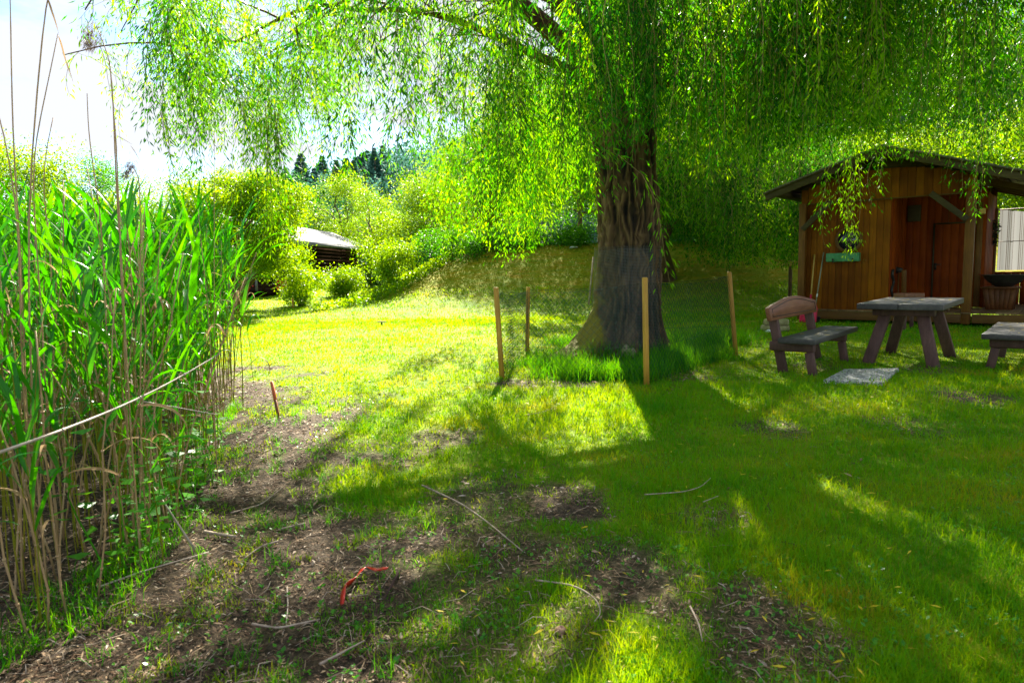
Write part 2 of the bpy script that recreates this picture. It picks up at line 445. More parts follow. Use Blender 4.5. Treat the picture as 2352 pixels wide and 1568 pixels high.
M['mossy_stone'] = rough_mat('mossy_stone', [(0.3, (0.12, 0.12, 0.05)), (0.5, (0.26, 0.24, 0.1)), (0.7, (0.4, 0.37, 0.22))], scale=9, rough=0.8, bump=0.4, dist=0.01)
M['dark_earth'] = rough_mat('dark_earth', [(0.3, (0.03, 0.015, 0.01)), (0.7, (0.08, 0.04, 0.03))], scale=12, rough=0.9, bump=0.6, dist=0.02)
M['terrace'] = rough_mat('terrace', [(0.3, (0.2, 0.2, 0.19)), (0.7, (0.36, 0.35, 0.32))], scale=6, rough=0.9, bump=0.3)


def slab_mat():
    m, nt, N, L = newmat('exposed_aggregate')
    tc = N("ShaderNodeTexCoord")
    v = N("ShaderNodeTexVoronoi"); v.inputs['Scale'].default_value = 60; L(tc.outputs['Object'], v.inputs['Vector'])
    r = ramp(nt, [(0.0, (0.08, 0.08, 0.075)), (0.35, (0.2, 0.2, 0.19)), (0.7, (0.42, 0.42, 0.41)), (1, (0.62, 0.62, 0.6))])
    sep = N("ShaderNodeSeparateColor"); L(v.outputs['Color'], sep.inputs[0]); L(sep.outputs[0], r.inputs[0])
    p = N("ShaderNodeBsdfPrincipled"); p.inputs['Roughness'].default_value = 0.8
    L(r.outputs[0], p.inputs['Base Color'])
    b = N("ShaderNodeBump"); b.inputs['Strength'].default_value = 0.6; b.inputs['Distance'].default_value = 0.006; b.invert = True
    L(v.outputs['Distance'], b.inputs['Height']); L(b.outputs[0], p.inputs['Normal'])
    o = N("ShaderNodeOutputMaterial"); L(p.outputs[0], o.inputs[0])
    return m


M['slab'] = slab_mat()


def bark_mat():
    m, nt, N, L = newmat('willow_bark')
    tc = N("ShaderNodeTexCoord"); mp = N("ShaderNodeMapping"); mp.inputs['Scale'].default_value = (30, 30, 5.5)
    L(tc.outputs['Object'], mp.inputs['Vector'])
    nz = N("ShaderNodeTexNoise"); nz.inputs['Scale'].default_value = 1; nz.inputs['Detail'].default_value = 8; nz.inputs['Roughness'].default_value = 0.7
    L(mp.outputs[0], nz.inputs['Vector'])
    at = N("ShaderNodeAttribute"); at.attribute_name = 'ridge'
    mx = N("ShaderNodeMix"); mx.data_type = 'FLOAT'; mx.inputs['Factor'].default_value = 0.68
    L(nz.outputs['Fac'], mx.inputs[2]); L(at.outputs['Fac'], mx.inputs[3])  # ridge height also paints shade into the furrows of the bark colour
    r = ramp(nt, [(0.38, (0.003, 0.0015, 0.0008)), (0.54, (0.022, 0.011, 0.004)), (0.68, (0.085, 0.044, 0.018)), (0.85, (0.2, 0.12, 0.055))])
    L(mx.outputs[0], r.inputs[0])
    # moss on the left flank and near the roots
    sp = N("ShaderNodeSeparateXYZ"); L(tc.outputs['Object'], sp.inputs[0])
    n2 = N("ShaderNodeTexNoise"); n2.inputs['Scale'].default_value = 5; n2.inputs['Detail'].default_value = 6; L(tc.outputs['Object'], n2.inputs['Vector'])
    a = N("ShaderNodeMath"); a.operation = 'MULTIPLY_ADD'; a.inputs[1].default_value = -1.9; a.inputs[2].default_value = -0.72
    L(sp.outputs[0], a.inputs[0])
    b2 = N("ShaderNodeMath"); b2.operation = 'ADD'; L(a.outputs[0], b2.inputs[0]); L(n2.outputs['Fac'], b2.inputs[1])
    b3 = N("ShaderNodeMapRange"); b3.inputs['From Min'].default_value = 0.42; b3.inputs['From Max'].default_value = 0.62
    L(b2.outputs[0], b3.inputs['Value'])
    mm = N("ShaderNodeMixRGB"); mm.inputs[2].default_value = (0.2, 0.17, 0.012, 1)
    L(b3.outputs[0], mm.inputs[0]); L(r.outputs[0], mm.inputs[1])
    p = N("ShaderNodeBsdfPrincipled"); p.inputs['Roughness'].default_value = 0.85
    L(mm.outputs[0], p.inputs['Base Color'])
    bp = N("ShaderNodeBump"); bp.inputs['Strength'].default_value = 0.9; bp.inputs['Distance'].default_value = 0.035
    L(nz.outputs['Fac'], bp.inputs['Height']); L(bp.outputs[0], p.inputs['Normal'])
    o = N("ShaderNodeOutputMaterial"); L(p.outputs[0], o.inputs[0])
    return m


M['bark'] = bark_mat()
M['plain_bark'] = rough_mat('plain_bark', [(0.3, (0.04, 0.022, 0.012)), (0.7, (0.2, 0.12, 0.07))], scale=10, stretch=(1, 1, 0.25), bump=0.7, dist=0.03)


def ground_mat():
    m, nt, N, L = newmat('ground_cover')
    geo = N("ShaderNodeNewGeometry")
    at = N("ShaderNodeAttribute"); at.attribute_name = 'soil'
    ab = N("ShaderNodeAttribute"); ab.attribute_name = 'bank'
    n1 = N("ShaderNodeTexNoise"); n1.inputs['Scale'].default_value = 34; n1.inputs['Detail'].default_value = 8; n1.inputs['Roughness'].default_value = 0.75
    L(geo.outputs['Position'], n1.inputs['Vector'])
    n2 = N("ShaderNodeTexNoise"); n2.inputs['Scale'].default_value = 2.2; n2.inputs['Detail'].default_value = 6
    L(geo.outputs['Position'], n2.inputs['Vector'])
    rs = ramp(nt, [(0.3, (0.012, 0.009, 0.006)), (0.47, (0.045, 0.032, 0.02)), (0.6, (0.12, 0.085, 0.052)), (0.8, (0.3, 0.23, 0.15))])
    L(n1.outputs['Fac'], rs.inputs[0])
    rg = ramp(nt, [(0.3, (0.03, 0.1, 0.001)), (0.5, (0.12, 0.2, 0.001)), (0.7, (0.28, 0.26, 0.006))])
    mixn = N("ShaderNodeMix"); mixn.data_type = 'FLOAT'; mixn.inputs['Factor'].default_value = 0.45
    L(n2.outputs['Fac'], mixn.inputs[2]); L(n1.outputs['Fac'], mixn.inputs[3]); L(mixn.outputs[0], rg.inputs[0])
    # bank: mown, dry, streaked down the slope
    mp = N("ShaderNodeMapping"); mp.inputs['Scale'].default_value = (1.2, 5.0, 9.0); mp.inputs['Rotation'].default_value = (0, 0, rad(24)); L(geo.outputs['Position'], mp.inputs['Vector'])
    n3 = N("ShaderNodeTexNoise"); n3.inputs['Scale'].default_value = 1.4; n3.inputs['Detail'].default_value = 8; n3.inputs['Roughness'].default_value = 0.7
    L(mp.outputs[0], n3.inputs['Vector'])
    rb = ramp(nt, [(0.3, (0.12, 0.2, 0.001)), (0.48, (0.2, 0.24, 0.001)), (0.6, (0.3, 0.22, 0.003)), (0.78, (0.4, 0.22, 0.006))])
    L(n3.outputs['Fac'], rb.inputs[0])
    m1 = N("ShaderNodeMixRGB"); L(ab.outputs['Fac'], m1.inputs[0]); L(rg.outputs[0], m1.inputs[1]); L(rb.outputs[0], m1.inputs[2])
    m2 = N("ShaderNodeMixRGB"); L(at.outputs['Fac'], m2.inputs[0]); L(m1.outputs[0], m2.inputs[1]); L(rs.outputs[0], m2.inputs[2])
    p = N("ShaderNodeBsdfPrincipled"); p.inputs['Roughness'].default_value = 0.9; p.inputs['Specular IOR Level'].default_value = 0.15
    L(m2.outputs[0], p.inputs['Base Color'])
    bp = N("ShaderNodeBump"); bp.inputs['Strength'].default_value = 0.8; bp.inputs['Distance'].default_value = 0.02
    L(n1.outputs['Fac'], bp.inputs['Height']); L(bp.outputs[0], p.inputs['Normal'])
    o = N("ShaderNodeOutputMaterial"); L(p.outputs[0], o.inputs[0])
    return m


M['ground'] = ground_mat()


def blind_mat():
    m, nt, N, L = newmat('striped_cloth')
    tc = N("ShaderNodeTexCoord"); sp = N("ShaderNodeSeparateXYZ"); L(tc.outputs['Object'], sp.inputs[0])
    mm = N("ShaderNodeMath"); mm.operation = 'MULTIPLY'; mm.inputs[1].default_value = 4.6; L(sp.outputs[0], mm.inputs[0])
    fr = N("ShaderNodeMath"); fr.operation = 'FRACT'; L(mm.outputs[0], fr.inputs[0])
    r = ramp(nt, [(0.0, (0.14, 0.14, 0.145)), (0.40, (0.14, 0.14, 0.145)), (0.42, (0.04, 0.03, 0.025)), (0.47, (0.14, 0.14, 0.145)), (0.56, (0.05, 0.04, 0.035)),
                  (0.6, (0.14, 0.14, 0.145)), (0.7, (0.05, 0.04, 0.03)), (0.75, (0.14, 0.14, 0.145)), (0.93, (0.05, 0.035, 0.03)), (0.96, (0.14, 0.14, 0.145))])
    r.color_ramp.interpolation = 'CONSTANT'
    L(fr.outputs[0], r.inputs[0])
    d = N("ShaderNodeBsdfDiffuse"); t = N("ShaderNodeBsdfTranslucent"); mx = N("ShaderNodeMixShader"); mx.inputs[0].default_value = 0.6
    L(r.outputs[0], d.inputs[0]); L(r.outputs[0], t.inputs[0]); L(d.outputs[0], mx.inputs[1]); L(t.outputs[0], mx.inputs[2])
    o = N("ShaderNodeOutputMaterial"); L(mx.outputs[0], o.inputs[0])
    return m


M['blind'] = blind_mat()
_m, _nt, _N, _L = newmat('window_glass')
_p = _N("ShaderNodeBsdfPrincipled"); _p.inputs['Base Color'].default_value = (0.01, 0.015, 0.03, 1); _p.inputs['Roughness'].default_value = 0.06; _p.inputs['Specular IOR Level'].default_value = 0.8
_o = _N("ShaderNodeOutputMaterial"); _L(_p.outputs[0], _o.inputs[0]); M['glass'] = _m


# ------------------------------------------------------------------ ground and hillside
def grid(xs, ys, zf):
    X, Y = np.meshgrid(xs, ys)
    Z = zf(X, Y)
    V = np.stack([X, Y, Z], -1).reshape(-1, 3)
    nx, ny = len(xs), len(ys)
    i = np.arange(ny - 1)[:, None] * nx; j = np.arange(nx - 1)[None, :]
    F = np.stack([i + j, i + j + 1, i + nx + j + 1, i + nx + j], -1).reshape(-1, 4)
    return V, F


u = np.linspace(-1, 1, 321)
xs = 6 * u + 394 * np.sign(u) * np.abs(u) ** 5 + 6 * np.sin(u) * np.abs(u)
t_ = np.linspace(0, 1, 380)
ys = -8 + 34 * t_ + 474 * t_ ** 6
V, F = grid(xs, ys, zt)
mb = MB(); mb.add(V, F)
ground = mb.build('ground', M['ground'], smooth=True)
tag(ground, 'mown lawn with bare earth beside the reeds and a dry bank behind', kind='structure')
a = ground.data.attributes.new('soil', 'FLOAT', 'POINT'); a.data.foreach_set('value', soil(V[:, 0], V[:, 1]).astype(np.float32))
bk = sst(V[:, 2] * 2.2 - 0.75 + 2.2 * (fbm(V[:, 0] * .8, V[:, 1] * .8) - .5)) * sst((V[:, 0] + 4.6) / 1.0) * (V[:, 1] > 17)
a = ground.data.attributes.new('bank', 'FLOAT', 'POINT'); a.data.foreach_set('value', bk.astype(np.float32))


def hillz(x, y):
    prof = 1 + 9 * sst((x + 78) / 42.0) + 22 * sst((x + 45) / 90.0)
    return -1.5 + (prof + 3 * fbm(x * 0.03, y * 0.03)) * sst((y - 52 + 0.10 * x) / 65.0)


V, F = grid(np.linspace(-230, 260, 130), np.linspace(48, 260, 80), hillz)
mb = MB(); mb.add(V, F)
M['hill'] = rough_mat('hill', [(0.3, (0.008, 0.04, 0.03)), (0.7, (0.03, 0.09, 0.04))], scale=0.4, bump=1.0, dist=0.6)
tag(mb.build('hillside', M['hill'], smooth=True), 'dark wooded hillside rising behind the garden', kind='structure')


# ------------------------------------------------------------------ leaf clouds
def unit(a):
    return a / (np.linalg.norm(a, axis=-1, keepdims=True) + 1e-9)


def leaves(mb, P, D, Sd, Ln, W, fold=0.25):
    """diamond leaves: P base, D direction, Sd side, Ln length, W width"""
    Ln = np.asarray(Ln)[:, None]; W = np.asarray(W)[:, None]
    Nn = np.cross(D, Sd)
    a = P
    b = P + D * Ln * 0.42 + Sd * W * 0.5 + Nn * W * fold
    c = P + D * Ln
    d = P + D * Ln * 0.42 - Sd * W * 0.5 + Nn * W * fold
    V = np.stack([a, b, c, d], 1).reshape(-1, 3)
    k = np.arange(len(P)) * 4
    mb.add(V, np.stack([k, k + 1, k + 2, k + 3], -1))


def rnd_dirs(n, rs=RS, up=0.0):
    v = rs.normal(size=(n, 3)); v[:, 2] += up
    return unit(v)


def side_of(D, rs=RS):
    r = rs.normal(size=D.shape)
    return unit(np.cross(D, r))


def crown(name, mat, parent, clumps, n_per, size, rs=RS, flat=0.75, aspect=0.62, hang=0.0):
    """clumps: (cx,cy,cz,r); leaves spread through each, thinner at its heart"""
    mb = MB()
    for (cx, cy, cz, r) in clumps:
        n = int(n_per * (r ** 2))
        d = rnd_dirs(n, rs); q = rs.rand(n) ** 0.45
        P = d * q[:, None] * r * np.array([1, 1, flat]) * (1 + 0.25 * rs.normal(size=(n, 1))) + np.array([cx, cy, cz])
        D = unit(d * 0.8 + rnd_dirs(n, rs) * 0.9 + np.array([0, 0, -hang]))
        s = size * (0.7 + 0.6 * rs.rand(n))
        leaves(mb, P, D, side_of(D, rs), s, s * aspect)
    return mb.build(name, mat, parent)


def limb_path(a, b, n=7, sag=0.12, rs=RS):
    a = np.array(a, float); b = np.array(b, float)
    t = np.linspace(0, 1, n)[:, None]
    P = a * (1 - t) + b * t
    L = np.linalg.norm(b - a)
    w = np.cumsum(rs.normal(size=(n, 3)), 0) * 0.035 * L
    w -= w[0] + (w[-1] - w[0]) * t
    P = P + w
    P[:, 2] += sag * L * np.sin(t[:, 0] * math.pi)
    return P


def broadleaf(px, py_top, d, w, label, cat='tree', mat='bright_leaf', name='broadleaf_tree', group='trees behind the lawn', leaf=0.09, dens=1.0,
              low=0.25, n_cl=26, base=None, trunk_r=0.12, seed=0, flat=0.8):
    """a broadleaf tree whose crown reaches the height seen at (px, py_top) from ground distance d; w = crown width in metres"""
    rs = np.random.RandomState(1000 + seed)
    top = dp(px, py_top, d)
    x, y = (top.x, top.y) if base is None else base
    z0 = float(zt(x, y))
    H = top.z - z0
    root = empty(name, (x, y, z0 - 0.05))
    tag(root, label, cat, group)
    c_lo = H * low
    cl = []
    for k in range(n_cl):
        h = c_lo + (H - c_lo) * (0.1 + 0.86 * (k + rs.rand()) / n_cl)
        f = (h - c_lo) / (H - c_lo)
        rr = (w / 2) * math.sin(math.pi * min(0.97, (0.22 + 0.72 * f))) ** 0.7
        a = rs.rand() * 6.283; q = rr * math.sqrt(rs.rand()) * 0.82
        r = (w / 2) * (0.24 + 0.2 * rs.rand())
        cl.append((math.cos(a) * q, math.sin(a) * q, min(h, H - r * flat * 0.75), r))
    crown('crown', M[mat], root, cl, 640 * dens * (0.09 / leaf) ** 1.4, leaf, rs, flat=flat)
    mb = MB()
    mb.tube(limb_path((0, 0, -0.1), (rs.normal() * 0.15, rs.normal() * 0.15, H * 0.8), 9, 0, rs), np.linspace(trunk_r, trunk_r * 0.2, 9), 9)
    for k in range(9):
        c = cl[rs.randint(len(cl))]
        h = min(c[2] * 0.8, H * (0.2 + 0.5 * rs.rand()))
        mb.tube(limb_path((0, 0, h), c[:3], 6, 0.05, rs), np.linspace(trunk_r * 0.4, 0.012, 6), 5)
    mb.build('trunk', M['plain_bark'], root, smooth=True)
    return root


# ------------------------------------------------------------------ weeping willow
def strands(mbL, mbT, A, D, Ln, rs, leaf_len=0.085, leaf_w=0.013, step=0.026, out=0.35, tw=0.003, droop=1.0):
    """hanging shoots from anchors A leaving along D, with narrow leaves"""
    n = len(A)
    ph = rs.rand(n, 2) * 6.28; sw = 0.03 + 0.06 * rs.rand(n)
    o = out * (0.4 + 1.1 * rs.rand(n))

    def pos(i, t):
        L = Ln[i]
        e = (1 - np.exp(-3.2 * t)) * o[i]
        P = A[i] + D[i] * e[:, None]
        P[:, 2] -= L * (t ** 1.15) * droop
        P[:, 0] += sw[i] * np.sin(ph[i, 0] + t * 5) * t
        P[:, 1] += sw[i] * np.sin(ph[i, 1] + t * 4) * t
        return P
    K = 7
    ts = np.linspace(0, 1, K)
    idx = np.repeat(np.arange(n), K); tt = np.tile(ts, n)
    P = pos(idx, tt).reshape(n, K, 3)
    th = np.arange(3) * 2.094
    off = np.stack([np.cos(th), np.sin(th), 0 * th], -1)
    r = (tw * (1.5 - 1.1 * ts))[None, :, None, None]
    V = (P[:, :, None, :] + off[None, None] * r).reshape(-1, 3)
    b = (np.arange(n) * K * 3)[:, None, None] + (np.arange(K - 1) * 3)[None, :, None] + np.arange(3)[None, None, :]
    b2 = (np.arange(n) * K * 3)[:, None, None] + (np.arange(K - 1) * 3)[None, :, None] + ((np.arange(3) + 1) % 3)[None, None, :]
    mbT.add(V, np.stack([b, b2, b2 + 3, b + 3], -1).reshape(-1, 4))
    cnt = np.maximum(4, (Ln / step).astype(int))
    idx = np.repeat(np.arange(n), cnt)
    nodes = np.maximum(2, np.round(Ln[idx] / 0.085))
    tt = np.clip((np.ceil(rs.rand(len(idx)) ** 0.9 * nodes) - .5 * rs.rand(len(idx)) ** 2) / nodes, 0, 1)
    # side twiglets: shift some leaves a little away from the shoot
    P = pos(idx, tt); P2 = pos(idx, tt + 0.02)
    T = unit(P2 - P)
    lat = unit(rs.normal(size=P.shape) * np.array([1, 1, 0.35]))
    near = rs.rand(len(idx))[:, None]
    P = P + lat * (near ** 2) * 0.17
    Dl = unit(T * (0.6 + 0.6 * rs.rand(len(idx))[:, None]) + lat * 0.7 + np.array([0, 0, -0.15]))
    s = leaf_len * (0.6 + 0.65 * rs.rand(len(idx))) * (1.05 - 0.35 * tt)
    leaves(mbL, P, Dl, side_of(Dl, rs), s, np.full(len(s), leaf_w) * (0.8 + 0.5 * rs.rand(len(s))))
    st = np.clip((vnoise(A[:, 0] * 1.7 + 40 + A[:, 2] * .6, A[:, 1] * 1.7 + A[:, 2] * 1.3) - .5) * 1.7 + (rs.rand(n) - .5) * .7 + .47, 0, 1)  # lit and shaded clumps of the crown, painted in as strand tone
    tn = np.clip(st[idx] + (rs.rand(len(idx)) - .5) * .45 + (tt - .5) * .25, 0, 1)
    mbL.tone = getattr(mbL, 'tone', []) + [np.repeat(tn, 4)]


def set_tone(o, mb):
    a = o.data.attributes.new('tone', 'FLOAT', 'POINT'); a.data.foreach_set('value', np.concatenate(mb.tone).astype(np.float32))


WX, WY = 1.60, 9.75


def willow():
    rs = np.random.RandomState(5)
    root = empty('willow_tree', (WX, WY, 0))
    tag(root, 'big weeping willow with furrowed bark standing inside the wire fence', 'tree')
    # trunk with furrows, flare and lean
    nt_, nr = 420, 330
    zz = np.linspace(-0.12, 4.3, nr); th = np.arange(nt_) / nt_ * 2 * math.pi
    TH, ZZ = np.meshgrid(th, zz)
    wob = (fbm(np.cos(TH) * 2 + 9, ZZ * 0.8 + np.sin(TH) * 2, 3) - .5)
    base_r = 0.405 + 0.22 * np.exp(-np.maximum(ZZ, 0) / 0.2) + 0.05 * sst((ZZ - 2.4) / 1.6)
    lobes = 0.3 * np.exp(-np.maximum(ZZ, 0) / 0.35) * (np.cos(TH * 5 + 0.9) * 0.5 + np.cos(TH * 3 + 2.2) * 0.5)
    leftroot = 0.38 * np.exp(-np.maximum(ZZ, 0) / 0.30) * np.maximum(0, np.cos(TH - math.pi * 1.03)) ** 4
    # interlocking ridges: stretched cell-like noise
    s = TH / (2 * math.pi) * 40
    ridge = 1 - np.abs(2 * vnoise(s + 2.0 * (vnoise(s * .35, ZZ * 2.6) - .5), ZZ * 1.5) - 1)
    ridge2 = 1 - np.abs(2 * vnoise(s * 2.1 + 5 + 2.5 * (vnoise(s, ZZ * 7) - .5), ZZ * 7.4 + 7) - 1)
    seam = sst((TH - 6.0) / 0.2) * 0
    rg = 0.7 * ridge ** 0.6 + 0.3 * ridge2
    Rr = base_r + lobes + leftroot + wob * 0.12 + (rg - 0.6) * 0.11
    cx = 0.02 * ZZ + 0.05 * np.sin(ZZ * 1.1); cy = 0.03 * ZZ
    X = cx + Rr * np.cos(TH); Y = cy + Rr * np.sin(TH)
    V = np.stack([X, Y, ZZ], -1).reshape(-1, 3)
    i = np.arange(nr - 1)[:, None] * nt_; j = np.arange(nt_)[None, :]; j2 = (j + 1) % nt_
    mb = MB(); mb.add(V, np.stack([i + j, i + j2, i + nt_ + j2, i + nt_ + j], -1).reshape(-1, 4))
    tr = mb.build('trunk', M['bark'], root, smooth=True)
    a = tr.data.attributes.new('ridge', 'FLOAT', 'POINT'); a.data.foreach_set('value', rg.reshape(-1).astype(np.float32))
    # limbs
    limbs = []
    n_l = 17
    ctrl = []
    for k in range(n_l):
        az = k / n_l * 6.283 + rs.normal() * 0.12
        dx, dy = math.cos(az), math.sin(az)
        # reach: wide to the right, less deep towards the camera
        reach = 4.6 + 1.3 * max(0, dx) + 0.9 * max(0, -dx) - 0.6 * max(0, -dy) + rs.rand() * 0.8
        top = 5.6 + rs.rand() * 2.6
        if k % 3 == 0 and dx > 0: top = 4.4 + rs.rand() * 0.8
        ctrl.append((dx, dy, reach, top))
    # limbs seen in the photo: one curving up to the left from the fork, one low to the right, thin left ones
    ctrl += [(-0.93, -0.35, 3.2, 5.4), (0.95, 0.3, 4.5, 4.3), (-0.98, 0.1, 6.2, 5.0), (-0.9, -0.45, 6.0, 5.3), (0.7, -0.7, 5.5, 4.8), (0.97, -0.2, 7.5, 5.6)]
    mbl = MB()
    subs = []
    for k, (dx, dy, reach, top) in enumerate(ctrl):
        t = np.linspace(0, 1, 14)
        r_ = reach * t ** 1.1
        z = 3.5 + (top - 3.5) * np.sin(np.clip(t * 1.35, 0, 1.0) * math.pi / 2) - np.clip(t - 0.62, 0, 1) ** 1.5 * 3.2
        P = np.stack([dx * r_, dy * r_, z], -1)
        w = np.cumsum(rs.normal(size=(14, 3)), 0) * 0.075; w[0] = 0
        P = P + w * t[:, None]
        P[0, :2] *= 0; P[0, 2] = 3.2
        r0 = (0.15 if k in (1, 6, 12, 20) else 0.065) if k != 17 else 0.11
        mbl.tube(P, r0 * (1 - t) ** 1.1 + 0.012, 9)
        # sub-branches
        for q in range(20):
            f = 0.22 + 0.78 * (q + rs.rand()) / 20
            i0 = f * 13; ia = int(min(12, i0)); p = P[ia] * (1 - (i0 - ia)) + P[ia + 1] * (i0 - ia)
            T = unit((P[ia + 1] - P[ia])[None])[0]
            sdir = unit((np.array([-T[1], T[0], 0]) * rs.choice([-1, 1]) + T * 0.6 + np.array([0, 0, rs.normal() * 0.35]))[None])[0]
            L = 0.7 + 1.3 * rs.rand()
            tt = np.linspace(0, 1, 6)
            Q = p + sdir * L * tt[:, None]; Q[:, 2] += -0.45 * L * tt ** 2 + 0.15 * L * tt
            Q += np.cumsum(rs.normal(size=(6, 3)), 0) * 0.03
            mbl.tube(Q, np.linspace(0.022, 0.006, 6), 4, caps=False)
            subs.append(Q)
    mbl.build('limb', M['limb'], root, smooth=True)

    def zbot(X, Y):
        """lowest reach of the hanging shoots, world x and y"""
        b = np.interp(X, [-6, -4.6, -3.0, -2.2, -1.6, -0.6, 0.6, 1.4, 2.4, 3.4, 4.5, 6, 9], [3.3, 3.1, 3.0, 2.85, 2.1, 1.45, 1.4, 2.9, 2.9, 2.75, 2.65, 2.55, 2.5])
        front = sst((9.9 - Y) / 2.5)
        b = b + front * 0.45
        b = np.where(X > 3.2, np.maximum(b, 1.42 + 0.132 * Y + 0.2 * (Y > 11)), b)
        b = b + np.where((X > 0.4) & (X < 3.0) & (Y < 9.6), -0.1, 0)
        return b

    def shades_lawn(wx, wy, z):
        # the middle of the lawn left of the trunk lies open to the sun
        return wx < 0.2 and (z > 3.0 or wx < -1.9) and wy - z / math.tan(rad(SUN_EL)) > 7.2
    HOLES = []
    for (px, py, rx, ry) in [(1380, 985, .35, 1.1), (1300, 930, .6, .5), (1420, 1090, .22, .4), (1150, 930, .8, .35), (950, 900, .7, .5), (700, 930, .5, .6), (600, 960, .4, .8), (850, 985, .4, .3),
                             (860, 1160, .3, .25), (760, 1070, .25, .3), (1560, 1230, .28, .22), (1440, 1290, .2, .15), (2120, 1190, .18, .3), (1700, 985, .35, .2), (520, 1080, .3, .5),
                             (900, 1090, .2, .25), (1040, 1060, .3, .3), (620, 1180, .2, .2), (1240, 1160, .18, .2), (1650, 930, .5, .25)]:
        q = gp(px, py); HOLES.append((q.x, q.y, rx * 1.45, ry * 1.45))
    ti = 1 / math.tan(rad(SUN_EL)); tz = math.tan(rad(SUN_AZ))

    def lit_hole(wx, wy, z):
        gy = wy - z * ti; gx = wx - z * ti * tz
        f = 0.55 + 0.75 * rs.rand()
        if -2.6 < gx < 1.2 and 1.8 < gy < 5.9 and vnoise(gx * 3.0 + 9, gy * 0.9) < (.62 if gx > .3 else .47) and rs.rand() < .85: return True
        return any(((gx - h[0]) / h[2]) ** 2 + ((gy - h[1]) / h[3]) ** 2 < f for h in HOLES)
    A = []; D = []; Ln = []
    for Q in subs:
        m = 11 if Q[0, 0] + WX > 0 else 15
        for _ in range(m):
            f = rs.rand() * 4.99; ia = int(f); p = Q[ia] * (1 - (f - ia)) + Q[ia + 1] * (f - ia)
            wx, wy = p[0] + WX, p[1] + WY
            # sparser to the left, where the sky shows through
            keep = np.interp(wx, [-5.5, -4, -2.5, -1.2, 0.2], [0.6, 0.7, 0.8, 0.9, 1.0])
            if rs.rand() > keep or (p[2] > 5.0 and rs.rand() > (.17 if wx < 2.2 else .38)) or (wx < -0.8 and vnoise(wx * 1.7, wy * 1.7 + p[2]) < 0.36) or shades_lawn(wx, wy, p[2] - 0.7): continue
            if lit_hole(wx, wy, p[2] - .2) or lit_hole(wx, wy, p[2] - 1.0) or lit_hole(wx, wy, p[2] - 1.8): continue
            az = rs.rand() * 6.283
            d = np.array([math.cos(az), math.sin(az), 0.15])
            zb = float(zbot(wx, wy)) + abs(rs.normal()) * 0.55 + 0.9 * (vnoise(wx * 1.1 + 3, wy * 1.1) - 0.35)
            L = min(p[2] - zb, 0.9 + 1.9 * rs.rand())
            if L < 0.3: L = 0.3 + 0.2 * rs.rand()
            if p[2] - L < zb - 0.5: continue
            A.append(p); D.append(d); Ln.append(L)
    # curtains: anchors through the lower crown that carry on below the branches
    N2 = 1800
    for _ in range(N2):
        az = rs.rand() * 6.283
        rr = (0.28 + 0.72 * rs.rand() ** 0.6)
        dx, dy = math.cos(az), math.sin(az)
        R = 4.5 + 1.9 * max(0, dx) + 0.8 * max(0, -dx) - 0.3 * max(0, -dy)
        p = np.array([dx * R * rr, dy * R * rr, 0])
        wx, wy = p[0] + WX, p[1] + WY
        keep = np.interp(wx, [-5.5, -3, -1.6, -0.8, 0.2], [0.25, 0.35, 0.5, 0.9, 1.0])
        if rs.rand() > keep or vnoise(wx * 2.0, wy * 2.0 + 50) < 0.36: continue
        zb = float(zbot(wx, wy)) + abs(rs.normal()) * 0.3 + 0.7 * (vnoise(wx * 1.1 + 3, wy * 1.1) - 0.35)
        L = 1.0 + 1.5 * rs.rand()
        p[2] = zb + L
        if shades_lawn(wx, wy, zb + L * .4): continue
        if lit_hole(wx, wy, zb + L * .25) or lit_hole(wx, wy, zb + L * .75): continue
        A.append(p); D.append(np.array([dx, dy, 0.1])); Ln.append(L)
    # feathery short shoots filling the left side of the crown
    for _ in range(1050):
        wy = rs.uniform(6.6, 12.0); px = rs.uniform(340, 1330); py = rs.uniform(-60, np.interp(px, [340, 540, 620, 690, 800, 900, 1330], [170, 250, 330, 230, 260, 330, 420]))
        a_ = dp(px, py, wy)
        if vnoise(a_.x * 1.9 + 7, a_.z * 1.9 + wy * .6) < np.interp(px, [340, 800, 1330], [.52, .42, .3]): continue
        if lit_hole(a_.x, wy, a_.z - .5) and rs.rand() < .45: continue
        L = .5 + .9 * rs.rand()
        A.append(np.array([a_.x - WX, wy - WY, a_.z + .25])); D.append(np.array([rs.normal(), rs.normal(), .1])); Ln.append(L)
    # thick curtain hanging in front of the upper trunk and to its right
    for _ in range(540):
        wx = rs.uniform(0.5, 4.6); wy = rs.uniform(6.2, 9.2)
        if math.hypot(wx - WX, wy - WY) < 0.75: continue
        pyb = np.interp(wx / wy * 1568 + 1176, [1200, 1360, 1400, 1440, 1500, 1560, 1640, 1800, 1900], [470, 440, 300, 385, 330, 420, 430, 380, 330])
        zb = 1.25 + (611 - pyb) / 1568 * wy + abs(rs.normal()) * 0.45
        if (lit_hole(wx, wy, zb + .6) or lit_hole(wx, wy, zb + 1.6)) and rs.rand() < (.35 if wx < 1.6 else 1): continue
        if wx < .95 and rs.rand() < .4: continue
        L = 0.9 + 1.5 * rs.rand()
        A.append(np.array([wx - WX, wy - WY, zb + L])); D.append(np.array([rs.normal() * .5, rs.normal() * .5, 0])); Ln.append(L)
    A = np.array(A); D = np.array(D); Ln = np.array(Ln)
    mL = MB(); mT = MB()
    strands(mL, mT, A, D, Ln, rs, leaf_len=0.112, leaf_w=0.0155, step=0.0175)
    # a few longer shoots hanging over the hut front and to the left of it
    ex = [(-1e9, 0)]
    A2 = []; L2 = []
